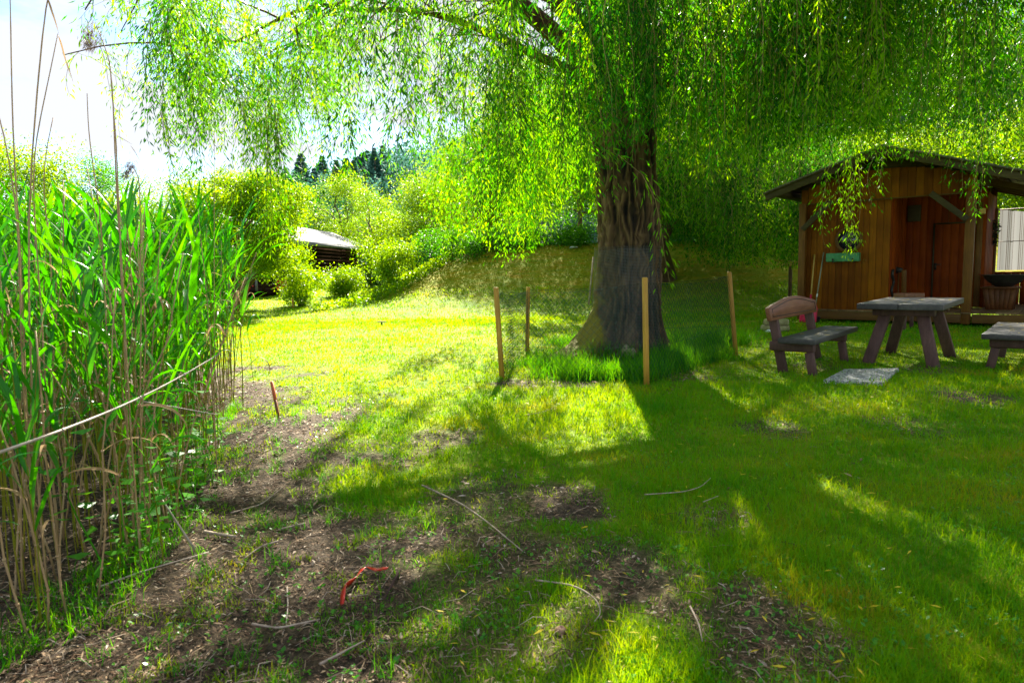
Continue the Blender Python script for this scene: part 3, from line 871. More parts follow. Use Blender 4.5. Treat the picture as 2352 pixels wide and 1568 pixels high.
    for (px, py, py2, d) in [(1905, 470, 560, 10.6), (1925, 440, 575, 10.8), (1950, 430, 540, 10.4), (1975, 450, 575, 10.9), (1960, 400, 560, 10.6), (1890, 430, 500, 10.8),
                             (2000, 420, 480, 10.2), (2030, 340, 440, 10.4), (2010, 330, 420, 10.2), (2235, 330, 480, 9.4), (2250, 330, 470, 9.5), (2215, 340, 430, 9.3),
                             (2265, 360, 440, 9.4), (2180, 330, 400, 9.4), (615, 300, 575, 8.2), (625, 350, 560, 8.4), (640, 330, 520, 8.3), (600, 330, 470, 8.5),
                             (375, 330, 420, 8.0), (440, 340, 440, 8.2), (390, 120, 300, 7.6), (350, 120, 250, 7.8), (450, 200, 310, 7.6), (800, 340, 400, 8.0), (770, 330, 380, 8.0),
                             (1940, 380, 520, 10.5), (1965, 390, 580, 10.7), (1880, 400, 480, 10.6), (2240, 380, 500, 9.6)]:
        for _ in range(1 if px > 1800 else 4):
            a_ = dp(px + rs.normal() * 9, py, d + rs.normal() * 0.1); b_ = dp(px, py2, d)
            A2.append((a_.x - WX, a_.y - WY, a_.z + 0.35)); L2.append(a_.z - b_.z + 0.35 + rs.rand() * 0.12)
    A2 = np.array(A2); n2 = len(A2)
    strands(mL, mT, A2, unit(rs.normal(size=(n2, 3)) * np.array([1, 1, 0])), np.array(L2), rs, leaf_len=0.1, leaf_w=0.0155, step=0.02, out=0.1)
    set_tone(mL.build('crown', M['willow_leaf'], root), mL)
    mT.build('shoots', M['twig'], root)
    print('willow leaves', mL.n // 4)
    return root


willow()


def second_willow():
    rs = np.random.RandomState(8)
    q = gp(1527, 702)
    x0, y0 = q.x, q.y
    z0 = float(zt(x0, y0))
    root = empty('willow_tree', (x0, y0, z0 - 0.1))
    tag(root, 'darker willow with a slim trunk behind the fenced one, at the foot of the bank', 'tree')
    mb = MB()
    P = limb_path((0, 0, -0.1), (0.15, 0.2, 7.5), 12, 0, rs)
    mb.tube(P, np.interp(np.linspace(0, 1, 12), [0, .06, 1], [0.42, 0.29, 0.1]), 22)
    mb.build('trunk', M['plain_bark'], root, smooth=True)
    mbl = MB(); A = []; D = []; Ln = []
    for k in range(22):
        az = k / 22 * 6.283 * 3; dx, dy = math.cos(az), math.sin(az)
        h = 2.6 + 5.0 * k / 22
        R = 4.4 - 1.6 * k / 22 + rs.rand()
        t = np.linspace(0, 1, 9)
        P = np.stack([dx * R * t, dy * R * t, h + 1.1 * np.sin(t * 2.3)], -1) + np.cumsum(rs.normal(size=(9, 3)), 0) * 0.07
        mbl.tube(P, np.linspace(0.09, 0.012, 9), 6)
        for _ in range(120):
            f = 0.8 + rs.rand() * 7.19; ia = int(f); p = P[ia] + (P[ia + 1] - P[ia]) * (f - ia) + rs.normal(size=3) * 0.45
            wx = p[0] + x0
            zb = np.interp(wx, [-1, 2.5, 5.0, 6.0, 9.5], [2.7, 2.9, 2.3, 1.5, 1.4]) + abs(rs.normal()) * 0.5
            L = min(p[2] + z0 - zb, 0.8 + 1.8 * rs.rand())
            if L < 0.25: continue
            A.append(p); D.append((dx, dy, 0)); Ln.append(L)
    for _ in range(900):
        wx = rs.uniform(3.2, 9.2); wy = rs.uniform(16.8, 22.5)
        zb = np.interp(wx, [3.2, 5.0, 5.8, 9.2], [2.7, 2.3, 1.3, 1.2]) + abs(rs.normal()) * 0.5; L = .9 + 2 * rs.rand()
        A.append(np.array([wx - x0, wy - y0, zb + L - z0])); D.append((rs.normal(), rs.normal(), 0)); Ln.append(L)
    mbl.build('limb', M['limb'], root, smooth=True)
    mL = MB(); mT = MB()
    strands(mL, mT, np.array(A), np.array(D, float), np.array(Ln), rs, leaf_len=0.15, leaf_w=0.03, step=0.035, tw=0.004)
    set_tone(mL.build('crown', M['willow_leaf'], root), mL); mT.build('shoots', M['twig'], root)


second_willow()

# ------------------------------------------------------------------ background trees
T = broadleaf
# left, beyond the reeds
T(25, 325, 27, 6.5, 'round yellow-green tree at the far left behind the reeds', seed=1, n_cl=34)
T(205, 360, 38, 5.2, 'blue-green tree with an airy top rising above the middle of the reeds', mat='dark_leaf', seed=2, n_cl=26)
T(110, 430, 33, 5.0, 'low green tree between the yellow tree and the blue-green one', seed=3)
T(325, 395, 34, 3.6, 'slender light green tree just right of the blue-green tree', seed=4, dens=.8)
T(415, 385, 33, 3.0, 'narrow light tree with a pointed top left of the apple tree', seed=5, dens=.8)
T(270, 450, 30, 5.0, 'low leafy tree closing the gap behind the reed tips', seed=6)
T(545, 385, 36, 4.6, 'tall bright tree behind the apple tree', seed=7)
T(620, 400, 40, 4.2, 'bright tree standing between the apple tree and the shed roof', seed=8)
T(700, 455, 46, 5.0, 'rounded tree directly behind the shed roof', mat='blue_leaf', seed=9)
T(770, 395, 44, 6.0, 'broad yellow-green tree right of the shed roof', seed=10, n_cl=30)
T(845, 425, 40, 4.4, 'light ash tree with a thin bare stem showing, right of the shed', seed=11, dens=.7)
T(900, 470, 44, 6.0, 'dense green tree behind the farthest shrub', mat='blue_leaf', seed=12)
T(950, 500, 33, 3.4, 'small bright tree behind the farthest shrub, left of the hedge', seed=13, dens=.9)
T(870, 545, 36, 3.0, 'small dense tree right beside the shed corner', seed=14)
T(1000, 400, 36, 6.5, 'bright tree half hidden by the willow curtain above the hedge', seed=15)
T(670, 395, 62, 6.0, 'grey-green tree at the foot of the wooded hill', mat='blue_leaf', seed=16, leaf=.16)
T(735, 420, 58, 6.0, 'rounded grey-green tree under the conifers', mat='blue_leaf', seed=17, leaf=.16)
# on the bank behind the willow and the hut
gB = 'trees on top of the bank'
for k, (px, py, d, w, lab, mt) in enumerate([
        (1110, 300, 33, 6, 'bright tree on the bank behind the left curtain of the willow', 'bright_leaf'),
        (1220, 130, 34, 8, 'tall tree on the bank seen left of the willow trunk', 'bright_leaf'),
        (1330, 180, 31, 8, 'tree on the bank just left of the willow trunk', 'dark_leaf'),
        (1480, 130, 33, 8, 'tree on the bank behind the willow trunk', 'dark_leaf'),
        (1620, 180, 30, 8, 'dark tree on the bank behind the slim willow', 'dark_leaf'),
        (1720, 180, 32, 8, 'dark tree between the slim willow and the hut', 'dark_leaf'),
        (1800, 400, 27, 5, 'tree beside the left eave of the hut', 'bright_leaf'),
        (1880, 310, 30, 7, 'sunlit tree behind the left slope of the hut roof', 'bright_leaf'),
        (2010, 300, 31, 6.5, 'sunlit tree right behind the ridge of the hut roof', 'bright_leaf'),
        (2130, 280, 29, 6, 'sunlit tree behind the right slope of the hut roof', 'bright_leaf'),
        (2240, 320, 27, 5.5, 'sunlit tree behind the lean-to roof', 'bright_leaf'),
        (2360, 250, 27, 7, 'sunlit tree at the right end of the lean-to roof', 'bright_leaf')]):
    T(px, py, d, w, lab, mat=mt, group=gB, seed=40 + k, low=0.12, n_cl=30, leaf=0.1)
for k, (px, py, d, w, lab) in enumerate([
        (60, 470, 40, 6, 'low bushy growth under the round yellow tree'), (170, 480, 42, 6, 'low bush under the blue-green tree'), (290, 490, 40, 6, 'low bush behind the reed tips, right of the blue-green tree'),
        (390, 480, 42, 6, 'low bush under the narrow light tree'), (480, 500, 44, 6, 'bush behind the fruit tree crown'), (700, 500, 52, 6, 'bush just over the shed roof'),
        (830, 520, 46, 5, 'bush between the shed and the tallest shrub'), (900, 560, 38, 4, 'bush behind the tallest shrub'), (960, 560, 30, 3.4, 'bush filling the gap between the tallest shrub and the bank'),
        (1010, 560, 34, 4, 'bush behind the left end of the bank'), (860, 590, 44, 4, 'low bush at the lawn end right of the shed')]):
    T(px, py, d, w, lab, cat='bush', mat=('bright_leaf', 'dark_leaf', 'blue_leaf')[k % 3], name='bush', group='bushes behind the lawn', seed=120 + k, low=0.0, n_cl=20, leaf=0.1, dens=1.3, trunk_r=0.05)
# dark hedge on the crest
for k, (px, py, d, w, lab) in enumerate([
        (1035, 520, 24.5, 3.0, 'dark rounded bush on the left end of the bank'),
        (1110, 530, 25.0, 2.6, 'dark bush on the bank right of the rounded one'),
        (1190, 525, 26.0, 3.2, 'dark bush on the bank crest under the willow curtain'),
        (1290, 520, 26.0, 3.4, 'dark bush on the bank crest left of the willow trunk'),
        (1600, 500, 25.5, 3.4, 'dark bush on the crest right of the slim willow trunk'),
        (1700, 490, 25.5, 3.6, 'dark bush on the crest between slim willow and hut'),
        (1790, 500, 24.5, 3.4, 'dark bush on the crest above the wooden rail')]):
    T(px, py, d, w, lab, cat='bush', mat='dark_leaf', name='bush', group='bushes on the bank crest', seed=70 + k, low=0.0, n_cl=16, leaf=0.07, dens=1.5, trunk_r=0.05)


# shrubs on the lawn
def shrub(px, py, w, h, label, seed, post=False):
    rs = np.random.RandomState(300 + seed)
    q = gp(px, py, 0.14) if px < 850 else dp(px, py, 23.5); z0 = float(zt(q.x, q.y))
    root = empty('shrub', (q.x, q.y, z0))
    tag(root, label, 'shrub', 'shrubs along the lawn edge')
    cl = []
    for k in range(26):
        a = rs.rand() * 6.28; f = rs.rand()
        rr = (w / 2) * (0.45 + 0.5 * f)
        cl.append((math.cos(a) * rr * rs.rand() ** .5, math.sin(a) * rr * rs.rand() ** .5, h * (0.12 + 0.68 * f + 0.08 * rs.rand()), 0.17 * w + 0.12 * rs.rand() * w))
    crown('foliage', M['bright_leaf'], root, cl, 1500, 0.07, rs, flat=0.9)
    mb = MB()
    for k in range(12):
        a = rs.rand() * 6.28; e = rs.rand() * w * 0.36
        mb.tube(limb_path((math.cos(a) * .06, math.sin(a) * .06, -0.03), (math.cos(a) * e, math.sin(a) * e, h * (0.6 + .35 * rs.rand())), 6, 0, rs), np.linspace(0.016, 0.004, 6), 5)
    mb.build('stem', M['plain_bark'], root)
    return root


shrub(690, 703, 1.5, 1.1, 'leafy shrub with a little stake beside its foot, left of the other two', 1)
shrub(793, 690, 1.9, 1.15, 'spreading shrub in front of the dark shed corner, middle of three', 2)
shrub(905, 655, 1.9, 1.75, 'tallest rounded shrub at the foot of the bank, right of the shed', 3)
q = gp(673, 706, 0.14)
mb = MB(); mb.tube([(q.x, q.y, 0.05), (q.x, q.y, 0.45)], 0.028, 8)
tag(mb.build('wooden_stake', M['post']), 'short wooden stake at the foot of the left shrub', 'stake')


# apple tree with leaning twin trunk
def apple():
    rs = np.random.RandomState(77)
    q = gp(541, 712, 0.12)
    root = empty('apple_tree', (q.x, q.y, float(zt(q.x, q.y)) - 0.05))
    tag(root, 'small-leaved fruit tree with a forked leaning trunk beside the reeds', 'tree')
    mb = MB()
    mb.tube([(0, 0, -.05), (-.04, 0, .3), (.0, 0, .6), (.1, .1, .9)], [.26, .2, .18, .15], 14)
    mb.tube([(0, 0, .45), (.35, 0, .8), (.75, .1, 1.25), (1.1, .1, 1.6), (1.6, 0, 2.0)], [.14, .12, .1, .08, .03], 10)
    mb.tube([(0.05, 0.05, .7), (-.1, .1, 1.3), (-.3, .2, 2.0), (-.4, .2, 3.0)], [.13, .1, .08, .03], 10)
    for k in range(12):
        a = rs.rand() * 6.28
        mb.tube(limb_path((0, 0, 1 + rs.rand()), (math.cos(a) * 1.7, math.sin(a) * 1.4, 1.8 + 2.2 * rs.rand()), 6, .1, rs), np.linspace(.05, .01, 6), 5)
    mb.build('trunk', M['plain_bark'], root, smooth=True)
    cl = []
    for k in range(64):
        a = rs.rand() * 6.28; f = rs.rand()
        R = 2.35 * math.sin(math.pi * (0.2 + 0.7 * f)) ** .6
        e = R * math.sqrt(rs.rand())
        cl.append((0.5 + math.cos(a) * e, math.sin(a) * e * .9, 1.15 + 3.0 * f, 0.36 + .34 * rs.rand()))
    for k in range(34):
        w_ = dp(rs.uniform(560, 690), rs.uniform(430, 570), q.y + rs.normal() * .5)
        cl.append((w_.x - q.x, w_.y - q.y, w_.z, .3 + .2 * rs.rand()))
    for k in range(7):   # branches drooping low to the right
        cl.append((1.7 + 0.2 * k, -.3 + .2 * rs.normal(), 1.5 - .12 * k + .2 * rs.rand(), .34))
    crown('crown', M['bright_leaf'], root, cl, 2000, 0.075, rs)


apple()


# conifers on the hill
def conifer_proto(kind, seed):
    rs = np.random.RandomState(seed)
    H = 1.0
    mb = MB(); n = 7500
    t = rs.rand(n) ** 0.75
    lay = (np.floor((1 - t) * 16) + rs.rand(n) * .75) / 16
    R = (0.015 + 0.34 * lay ** 0.9) * (0.6 + 0.4 * rs.rand(n))
    a = rs.rand(n) * 6.283
    lob = 0.8 + 0.35 * vnoise(a * 2.2 + seed, lay * 22)
    q = rs.rand(n) ** .5
    P = np.stack([np.cos(a) * R * lob * q, np.sin(a) * R * lob * q, 1 - lay - 0.12 * R * q * 3], -1)
    D = unit(np.stack([np.cos(a), np.sin(a), -0.45 + 0 * a], -1) + rs.normal(size=(n, 3)) * .25)
    s = 0.016 + 0.022 * lay
    leaves(mb, P, D, side_of(D, rs), s * 1.3, s * .6)
    tr = MB(); tr.tube([(0, 0, -0.08), (0, 0, 0.95)], [0.018, 0.003], 6)
    root = empty('conifer', (0, 0, 0))
    tr.build('trunk', M['plain_bark'], root)
    mb.build('crown', M['conifer_leaf'], root)
    return root


protos = [conifer_proto(0, 61), conifer_proto(0, 62), conifer_proto(0, 63)]
rs = np.random.RandomState(21)
firs = [(690, 352, 105, 'tallest fir on the ridge, with a thin ragged top'), (740, 358, 112, 'pointed fir just right of the ragged ridge fir'),
        (655, 385, 108, 'short fir on the ridge left of the ragged one'), (722, 395, 98, 'paler fir below the two tallest firs')]
for k in range(26):
    px = 580 + 330 * rs.rand()
    firs.append((px, np.interp(px, [560, 640, 700, 780, 900], [420, 395, 372, 362, 345]) + rs.rand() * 60, 90 + 30 * rs.rand(), 'dark fir among the others on the hillside behind the garden'))
for k in range(14):
    px = 1800 + 520 * rs.rand()
    firs.append((px, 290 + rs.rand() * 60, 85 + 20 * rs.rand(), 'dark fir on the hillside seen above the hut roof'))
for k, (px, py, d, lab) in enumerate(firs):
    p = dp(px, py, d)
    z0 = float(hillz(p.x, p.y)) - .4
    H = max(7.5, p.z - z0)
    if k >= 4: H = min(H, 17)
    o = protos[k % 3] if k < 3 else copy_tree(protos[k % 3])
    o.location = (p.x, p.y, z0); o.scale = (H * 1.3, H * 1.3, H); o.rotation_euler = (0, 0, rs.rand() * 6)
    g = 'firs on the ridge' if k < 4 else ('firs on the hillside' if px < 1500 else 'firs above the hut roof')
    tag(o, lab, 'fir tree', g)
# far wood: one mass
mb = MB()
n = 260000
X = rs.uniform(-110, 150, n); Y = rs.uniform(80, 128, n)
kx = np.floor(X / 4.5 + 0.5 * np.floor(Y / 4)); ky = np.floor(Y / 4)
hh = 4 + 5 * _P[(kx.astype(int)) % 512, ky.astype(int) % 512]
fx = X / 4.5 + 0.5 * ky - kx - .5; fy = Y / 4 - ky - .5
rr = np.hypot(fx, fy) * 2
Z = hillz(X, Y) + hh * np.sqrt(np.clip(1 - rr * .8, 0.02, 1)) * (0.5 + .5 * rs.rand(n))
keep = rr < 1.25
P = np.stack([X, Y, Z], -1)[keep]
D = rnd_dirs(len(P), rs, up=.3)
s = 0.28 + .3 * rs.rand(len(P))
leaves(mb, P, D, side_of(D, rs), s, s * .7)
tag(mb.build('distant_woods', M['conifer_leaf']), 'dark wood covering the hillside in the distance', kind='stuff')


# ------------------------------------------------------------------ dark shed beyond the lawn
def shed():
    z0 = 0.38
    root = empty('garden_shed', (-11.3, 35.5, z0), -rad(4))
    tag(root, 'dark timber shed with a pale grey felt roof beyond the lawn', 'shed')
    y0, y1 = -5.2, 6.2
    mb = MB()
    nb = 12
    for k in range(nb):
        mb.box((1.75, (y0 + y1) / 2, 0.1 + (k + .5) * 2.2 / nb), (0.05, y1 - y0, 2.2 / nb + 0.0))
        mb.box((0, y1, 0.1 + (k + .5) * 2.2 / nb), (3.45, 0.05, 2.2 / nb + 0.0))
        mb.box((0, y0, 0.1 + (k + .5) * 2.2 / nb), (3.45, 0.05, 2.2 / nb + 0.0))
        mb.box((-1.75, (y0 + y1) / 2, 0.1 + (k + .5) * 2.2 / nb), (0.05, y1 - y0, 2.2 / nb + 0.0))
    for y in (y0, y1):
        mb.prism([(-1.72, 2.3), (1.72, 2.3), (0, 3.0)], y - 0.02, y + 0.02)
    mb.build('wall', M['shed_wood'], root)
    mb = MB()
    for s in (-1, 1):
        mb.prism([(0, 3.22), (s * 2.35, 2.22), (s * 2.35, 2.32), (0, 3.32)], y0 - .5, y1 + .5)
    mb.build('roof', M['shed_felt'], root, bevel=0.01)
    mb = MB(); mb.box((2.38, .5, 2.2), (0.04, y1 - y0 + 1.0, 0.16)); mb.build('fascia', M['shed_felt'], root)
    mb = MB(); mb.box((0.3, -1.6, 3.3), (0.28, 0.28, 0.5)); mb.build('chimney', M['shed_felt'], root)
    mb = MB(); mb.lathe([(0.001, 0.12), (0.1, 0.1), (0.13, 0), (0.1, -.1), (0.001, -.12)], 12, (1.95, 5.4, 2.0)); mb.build('lamp', M['white_plastic'], root, smooth=True)
    # open veranda at the near end
    mb = MB()
    for x in (-1.7, 0.2, 1.8):
        mb.box((x, y0 - 2.4, 1.15), (.1, .1, 2.3))
    mb.box((0, y0 - 2.4, 0.95), (3.6, .06, .1))
    mb.box((0, y0 - 1.2, 0.06), (3.6, 2.4, .12))
    mb.build('veranda', M['shed_wood'], root)
    mb = MB()
    for k in range(9): mb.box((-1.5 + k * .38, y0 - 2.46, 0.55), (.1, .02, .7))
    mb.build('railing', M['shed_felt'], root)


shed()


def pots(px, py, d, col, label):
    p = dp(px, py, d)
    z = float(zt(p.x, p.y))
    root = empty('flower_pot', (p.x, p.y, z)); tag(root, label, 'flower pot', 'potted flowers by the shed')
    mb = MB(); mb.lathe([(0.001, 0), (.13, 0), (.18, .3), (.2, .32), (.16, .3), (0.001, .29)], 16); mb.build('pot', M['terrace'], root, smooth=True)
    r_ = np.random.RandomState(int(px)); mb = MB()
    P = r_.normal(size=(140, 3)) * np.array([.14, .14, .1]) + np.array([0, 0, .48]); D = rnd_dirs(140, r_, .5)
    leaves(mb, P, D, side_of(D, r_), np.full(140, .1), np.full(140, .08)); mb.build('blossom', col, root)


pots(560, 672, 27.5, M['red_plastic'], 'pot of red flowers left of the fork of the fruit tree')
pots(655, 668, 27.0, M['red_plastic'], 'pot of red flowers between the fruit tree and the left shrub')

# far chalet roof glimpsed over the reeds
p = dp(462, 492, 45)
root = empty('chalet', (p.x, p.y, 0.4)); tag(root, 'grey-roofed house mostly hidden behind the tips of the reeds', 'house')
mb = MB(); mb.box((0, 0, (p.z - .4) / 2 - .3), (4.0, 4, p.z - 1.0)); mb.build('wall', M['shed_wood'], root)
mb = MB()
for s in (-1, 1): mb.prism([(0, p.z - .1), (s * 2.6, p.z - 1.1), (s * 2.6, p.z - 1.0), (0, p.z + .02)], -2.6, 2.6)
mb.build('roof', M['shed_felt'], root)


# ------------------------------------------------------------------ timber hut
HUT = (6.2, 14.7)
hut = empty('timber_hut', (HUT[0], HUT[1], 0.0), -rad(40))
tag(hut, 'brown timber garden hut with a porch recess and a low gabled roof', 'hut')
BZ, DZ = 2.49, 0.27     # beam underside, deck top
PK = 1.61               # ridge position
SL = 0.32


def roofz(a):
    return 3.42 - SL * abs(a - PK)


def planks(mb, x0, x1, y, z0, z1f, w=0.125, th=0.022, along='x', gap=0.005, z0f=None):
    n = max(1, int(round((x1 - x0) / w))); w = (x1 - x0) / n
    for k in range(n):
        a = x0 + k * w; c = a + w / 2
        zt1 = z1f(c) if callable(z1f) else z1f
        zb = z0f(c) if z0f else z0
        if along == 'x': mb.box((c, y + (k % 2) * 0.004, (zb + zt1) / 2), (w - gap, th, zt1 - zb))
        else: mb.box((y + (k % 2) * 0.004, c, (zb + zt1) / 2), (th, w - gap, zt1 - zb))


# front left wall, slightly set back behind the posts
mb = MB(); planks(mb, 0.06, 1.69, 0.10, DZ, BZ + 0.05)
mb.build('front_wall', M['hut_plank'], hut, bevel=0.002)
mb = MB(); mb.box((0.875, 0.135, 1.4), (1.66, 0.02, 2.3)); mb.build('wall_backing', M['dark_wood'], hut)
# gable field above the beam
mb = MB()
arch = lambda a: min(roofz(a) - 0.16, 3.06 - 0.11 * (a - PK) ** 2)
planks(mb, 0.0, 3.1, 0.02, BZ, arch, w=0.14)
mb.build('gable', M['hut_plank'], hut, bevel=0.002)
mb = MB()
planks(mb, -0.02, 3.3, 0.055, BZ + .1, lambda a: roofz(a) - .04, w=0.3, gap=0.0)
mb.build('gable_backing', M['dark_wood'], hut)
# recess
mb = MB(); planks(mb, 0.1, 1.52, 1.70, DZ, BZ + .2, along='y'); mb.build('porch_side_wall', M['red_plank'], hut, bevel=0.002)
mb = MB(); planks(mb, 1.71, 3.12, 1.53, DZ, BZ + .2); mb.build('porch_back_wall', M['red_plank'], hut, bevel=0.002)
mb = MB(); planks(mb, 1.54, 3.1, 3.12, DZ, BZ + .1, along='y'); mb.build('lean_to_side_wall', M['red_plank'], hut, bevel=0.002)
mb = MB(); mb.box((2.41, .8, BZ + .21), (1.42, 1.45, .02)); mb.build('porch_ceiling', M['rafter'], hut)
# outer left and back walls
mb = MB(); planks(mb, 0.1, 3.1, 0.02, DZ, BZ + .1, along='y'); planks(mb, 0.0, 3.15, 3.12, DZ, BZ + .3); mb.build('side_wall', M['hut_plank'], hut)
# door
door = MB(); planks(door, 2.25, 2.81, 1.505, DZ + .03, 1.98, w=0.14, th=0.02); door = door.build('door', M['red_plank'], hut, bevel=.002)
mb = MB(); mb.box((2.31, 1.47, 1.16), (0.13, 0.02, 0.02)); mb.box((2.28, 1.485, 1.12), (0.035, 0.012, 0.14)); mb.build('handle', M['black_metal'], door)
mb = MB(); mb.box((2.23, 1.5, 1.13), (.03, .012, 1.75)); mb.box((2.53, 1.5, 2.0), (.63, .012, .03)); mb.build('door_frame', M['dark_wood'], hut)
# posts, beam, braces
for (x, w) in ((0.045, 0.13), (3.02, 0.15)):
    mb = MB(); mb.box((x, 0.0, (0.05 + BZ) / 2 + .0), (w, 0.13, BZ - .05)); mb.build('post', M['hut_beam'], hut, bevel=0.006)
mb = MB(); mb.box((3.02, 1.5, (DZ + 2.4) / 2), (0.0001 + .1, 0.1, 2.1)); mb.build('post', M['hut_beam'], hut, bevel=0.006)
mb = MB(); mb.box((1.55, 0.045, BZ - 0.0), (3.1, 0.05, 0.05)); mb.build('beam', M['hut_beam_x'], hut, bevel=0.004)
mb = MB(); mb.bar((0.06, -0.08, 1.95), (0.62, -0.08, BZ + .02), 0.11, 0.03, (0, 1, 0)); mb.build('brace', M['dark_wood'], hut, bevel=0.005)
mb = MB(); mb.bar((2.98, -0.085, 1.98), (2.38, -0.085, BZ + .02), 0.11, 0.03, (0, 1, 0)); mb.build('brace', M['dark_wood'], hut, bevel=0.005)
# deck
mb = MB()
k = 0; x = -0.02
while x < 6.6:
    mb.box((x + .06, 0.72 + (1.1 if x > 3.1 else 0), DZ - 0.015), (0.114, 1.62 + (2.0 if x > 3.1 else 0), 0.028)); x += 0.12
mb.build('deck', M['deck'], hut, bevel=0.003)
mb = MB(); mb.box((1.5, -0.06, DZ - .115), (2.9, 0.04, 0.165)); mb.box((4.9, -0.06, DZ - .115), (3.55, 0.04, 0.165)); mb.build('deck_fascia', M['hut_beam_x'], hut, bevel=0.004)
# roof
mb = MB()
for s, e in ((-1, -0.62), (1, 7.0)):
    w = abs(e - PK)
    mb.prism([(PK, roofz(PK) + .0), (e, roofz(e)), (e, roofz(e) + .035), (PK, roofz(PK) + .035)], -0.55, 3.7)
roof = mb.build('roof', M['roof_felt'], hut)
mb = MB()
for s, e in ((-1, -0.6), (1, 7.0)):
    w = abs(e - PK); n = int(w / .16)
    for k in range(n):
        a0 = PK + s * w * k / n; a1 = PK + s * w * (k + 1) / n
        mb.bar(((a0 + a1) / 2, -0.53, roofz((a0 + a1) / 2) - .013), ((a0 + a1) / 2, 3.68, roofz((a0 + a1) / 2) - .013), w / n * 1.0 - .006, 0.022, (s * SL, 0, 1))
mb.build('roof_board', M['dark_wood'], roof)
mb = MB()
mb.bar((PK - .0, -0.5, roofz(PK) - .09), (-.58, -0.5, roofz(-.58) - .09), .03, .13, (0, 0, 1))
mb.bar((PK + .0, -0.5, roofz(PK) - .09), (7, -0.5, roofz(7) - .09), .03, .13, (0, 0, 1))
mb.build('barge_board', M['dark_wood'], roof, bevel=.003)
for k, e in enumerate((-.3, .35, 1.0, PK, 2.3, 3.0)):
    mb = MB(); mb.box((e, 0.5, roofz(e) - .09), (.07, 2.0, .12)); mb.build('purlin', M['dark_wood'], roof)
# lean-to frame
for x in (3.4, 4.0, 4.6, 5.2, 5.8):
    mb = MB(); mb.bar((x, -.3, roofz(x) - .1), (x, 3.3, roofz(x) - .1), .07, .11, (SL, 0, 1)); mb.build('rafter', M['rafter'], hut, bevel=.004)
for y in (0.5, 1.3, 2.1, 2.9):
    mb = MB(); mb.bar((3.15, y, roofz(3.15) - .2), (6.6, y, roofz(6.6) - .2), .05, .09, (0, 0, 1)); mb.build('cross_beam', M['hut_beam_x'], hut, bevel=.004)
mb = MB(); planks(mb, 3.15, 6.8, 3.12, DZ, .93, w=.16); mb.box((5.0, 3.1, .95), (3.7, .1, .04)); mb.build('lean_to_wall', M['red_plank'], hut)
for x in (3.155, 5.15, 6.7):
    mb = MB(); mb.box((x, 3.08, (DZ + 2.4) / 2), (.05 if x < 4 else .1, .1, 2.0)); mb.build('post', M['hut_beam'], hut, bevel=.005)
# round window
wf = MB()
th = np.linspace(0, 2 * math.pi, 41)[:-1]
ring = []
for (r, y) in ((.205, .085), (.205, .055), (.25, .05), (.262, .06), (.262, .09)):
    ring.append(np.stack([0.933 + r * np.cos(th), np.full(40, y), 1.70 + r * np.sin(th)], -1))
Vv = np.concatenate(ring); i = np.arange(4)[:, None] * 40; j = np.arange(40)[None]; j2 = (j + 1) % 40
wf.add(Vv, np.stack([i + j, i + j2, i + 40 + j2, i + 40 + j], -1).reshape(-1, 4))
wf = wf.build('window', M['hut_beam_x'], hut, smooth=True)
mb = MB(); mb.prism([(0.933 + .207 * math.cos(a), 1.70 + .207 * math.sin(a)) for a in th], .07, .082); mb.build('pane', M['glass'], wf)
# small box on the porch wall and a wall lamp
mb = MB(); mb.box((1.86, 1.47, 2.24), (.24, .08, .34)); mb.build('meter_box', M['dark_wood'], hut, bevel=.006)
mb = MB(); mb.box((3.2, -.01, 2.12), (.09, .1, .1)); mb.build('wall_lamp', M['yellow_pole'], hut, bevel=.01)


def hloc(x, y, z=0):
    v = Matrix.Rotation(-rad(40), 3, 'Z') @ Vector((x, y, z))
    return (HUT[0] + v.x, HUT[1] + v.y, v.z)


# blind behind the lean-to
o = empty('striped_blind', hloc(0, 0), -rad(40)); tag(o, 'cream cloth blind with thin brown stripes hung in the open side of the lean-to', 'blind')
mb = MB(); nx, nz = 60, 24
X, Z = np.meshgrid(np.linspace(3.2, 6.0, nx), np.linspace(1.0, 2.28, nz))
Y = 3.16 + .02 * np.sin(X * 16) + .012 * np.sin(X * 41 + Z)
Zs = Z - .05 * np.sin((X - 3.42) * 3.0) * (Z - 1.0)
Vv = np.stack([X, Y, Zs], -1).reshape(-1, 3); i = np.arange(nz - 1)[:, None] * nx; j = np.arange(nx - 1)[None]
mb.add(Vv, np.stack([i + j, i + j + 1, i + nx + j + 1, i + nx + j], -1).reshape(-1, 4)); mb.build('cloth', M['blind'], o, smooth=True)
mb = MB(); mb.tube([(3.2, 3.14, 1.62), (6.0, 3.14, 1.64)], .008, 6); mb.tube([(3.2, 3.16, 2.31), (6.05, 3.16, 2.31)], .014, 8); mb.build('rod', M['rafter'], o)

# flower box under the round window
o = empty('flower_box', hloc(0.855, 0.0, 1.26), -rad(40)); tag(o, 'empty green wooden flower box fixed under the round window', 'planter')
mb = MB()
for (c, s) in (((0, -.06, .09), (.63, .02, .17)), ((0, .05, .09), (.63, .02, .17)), ((-.305, 0, .09), (.02, .1, .168)), ((.305, 0, .09), (.02, .1, .168)), ((0, 0, .01), (.6, .1, .02))):
    mb.box(c, s)
mb.build('box', M['green_paint'], o, bevel=.003)
for x in (-.18, .2):
    mb = MB(); mb.tube([(x, .08, .0), (x, -.05, -.015), (x, -.085, .0), (x, -.085, .06)], .009, 8); mb.tube([(x, -.072, .045), (x, -.09, .045)], .018, 10); mb.build('bracket', M['black_metal'], o)
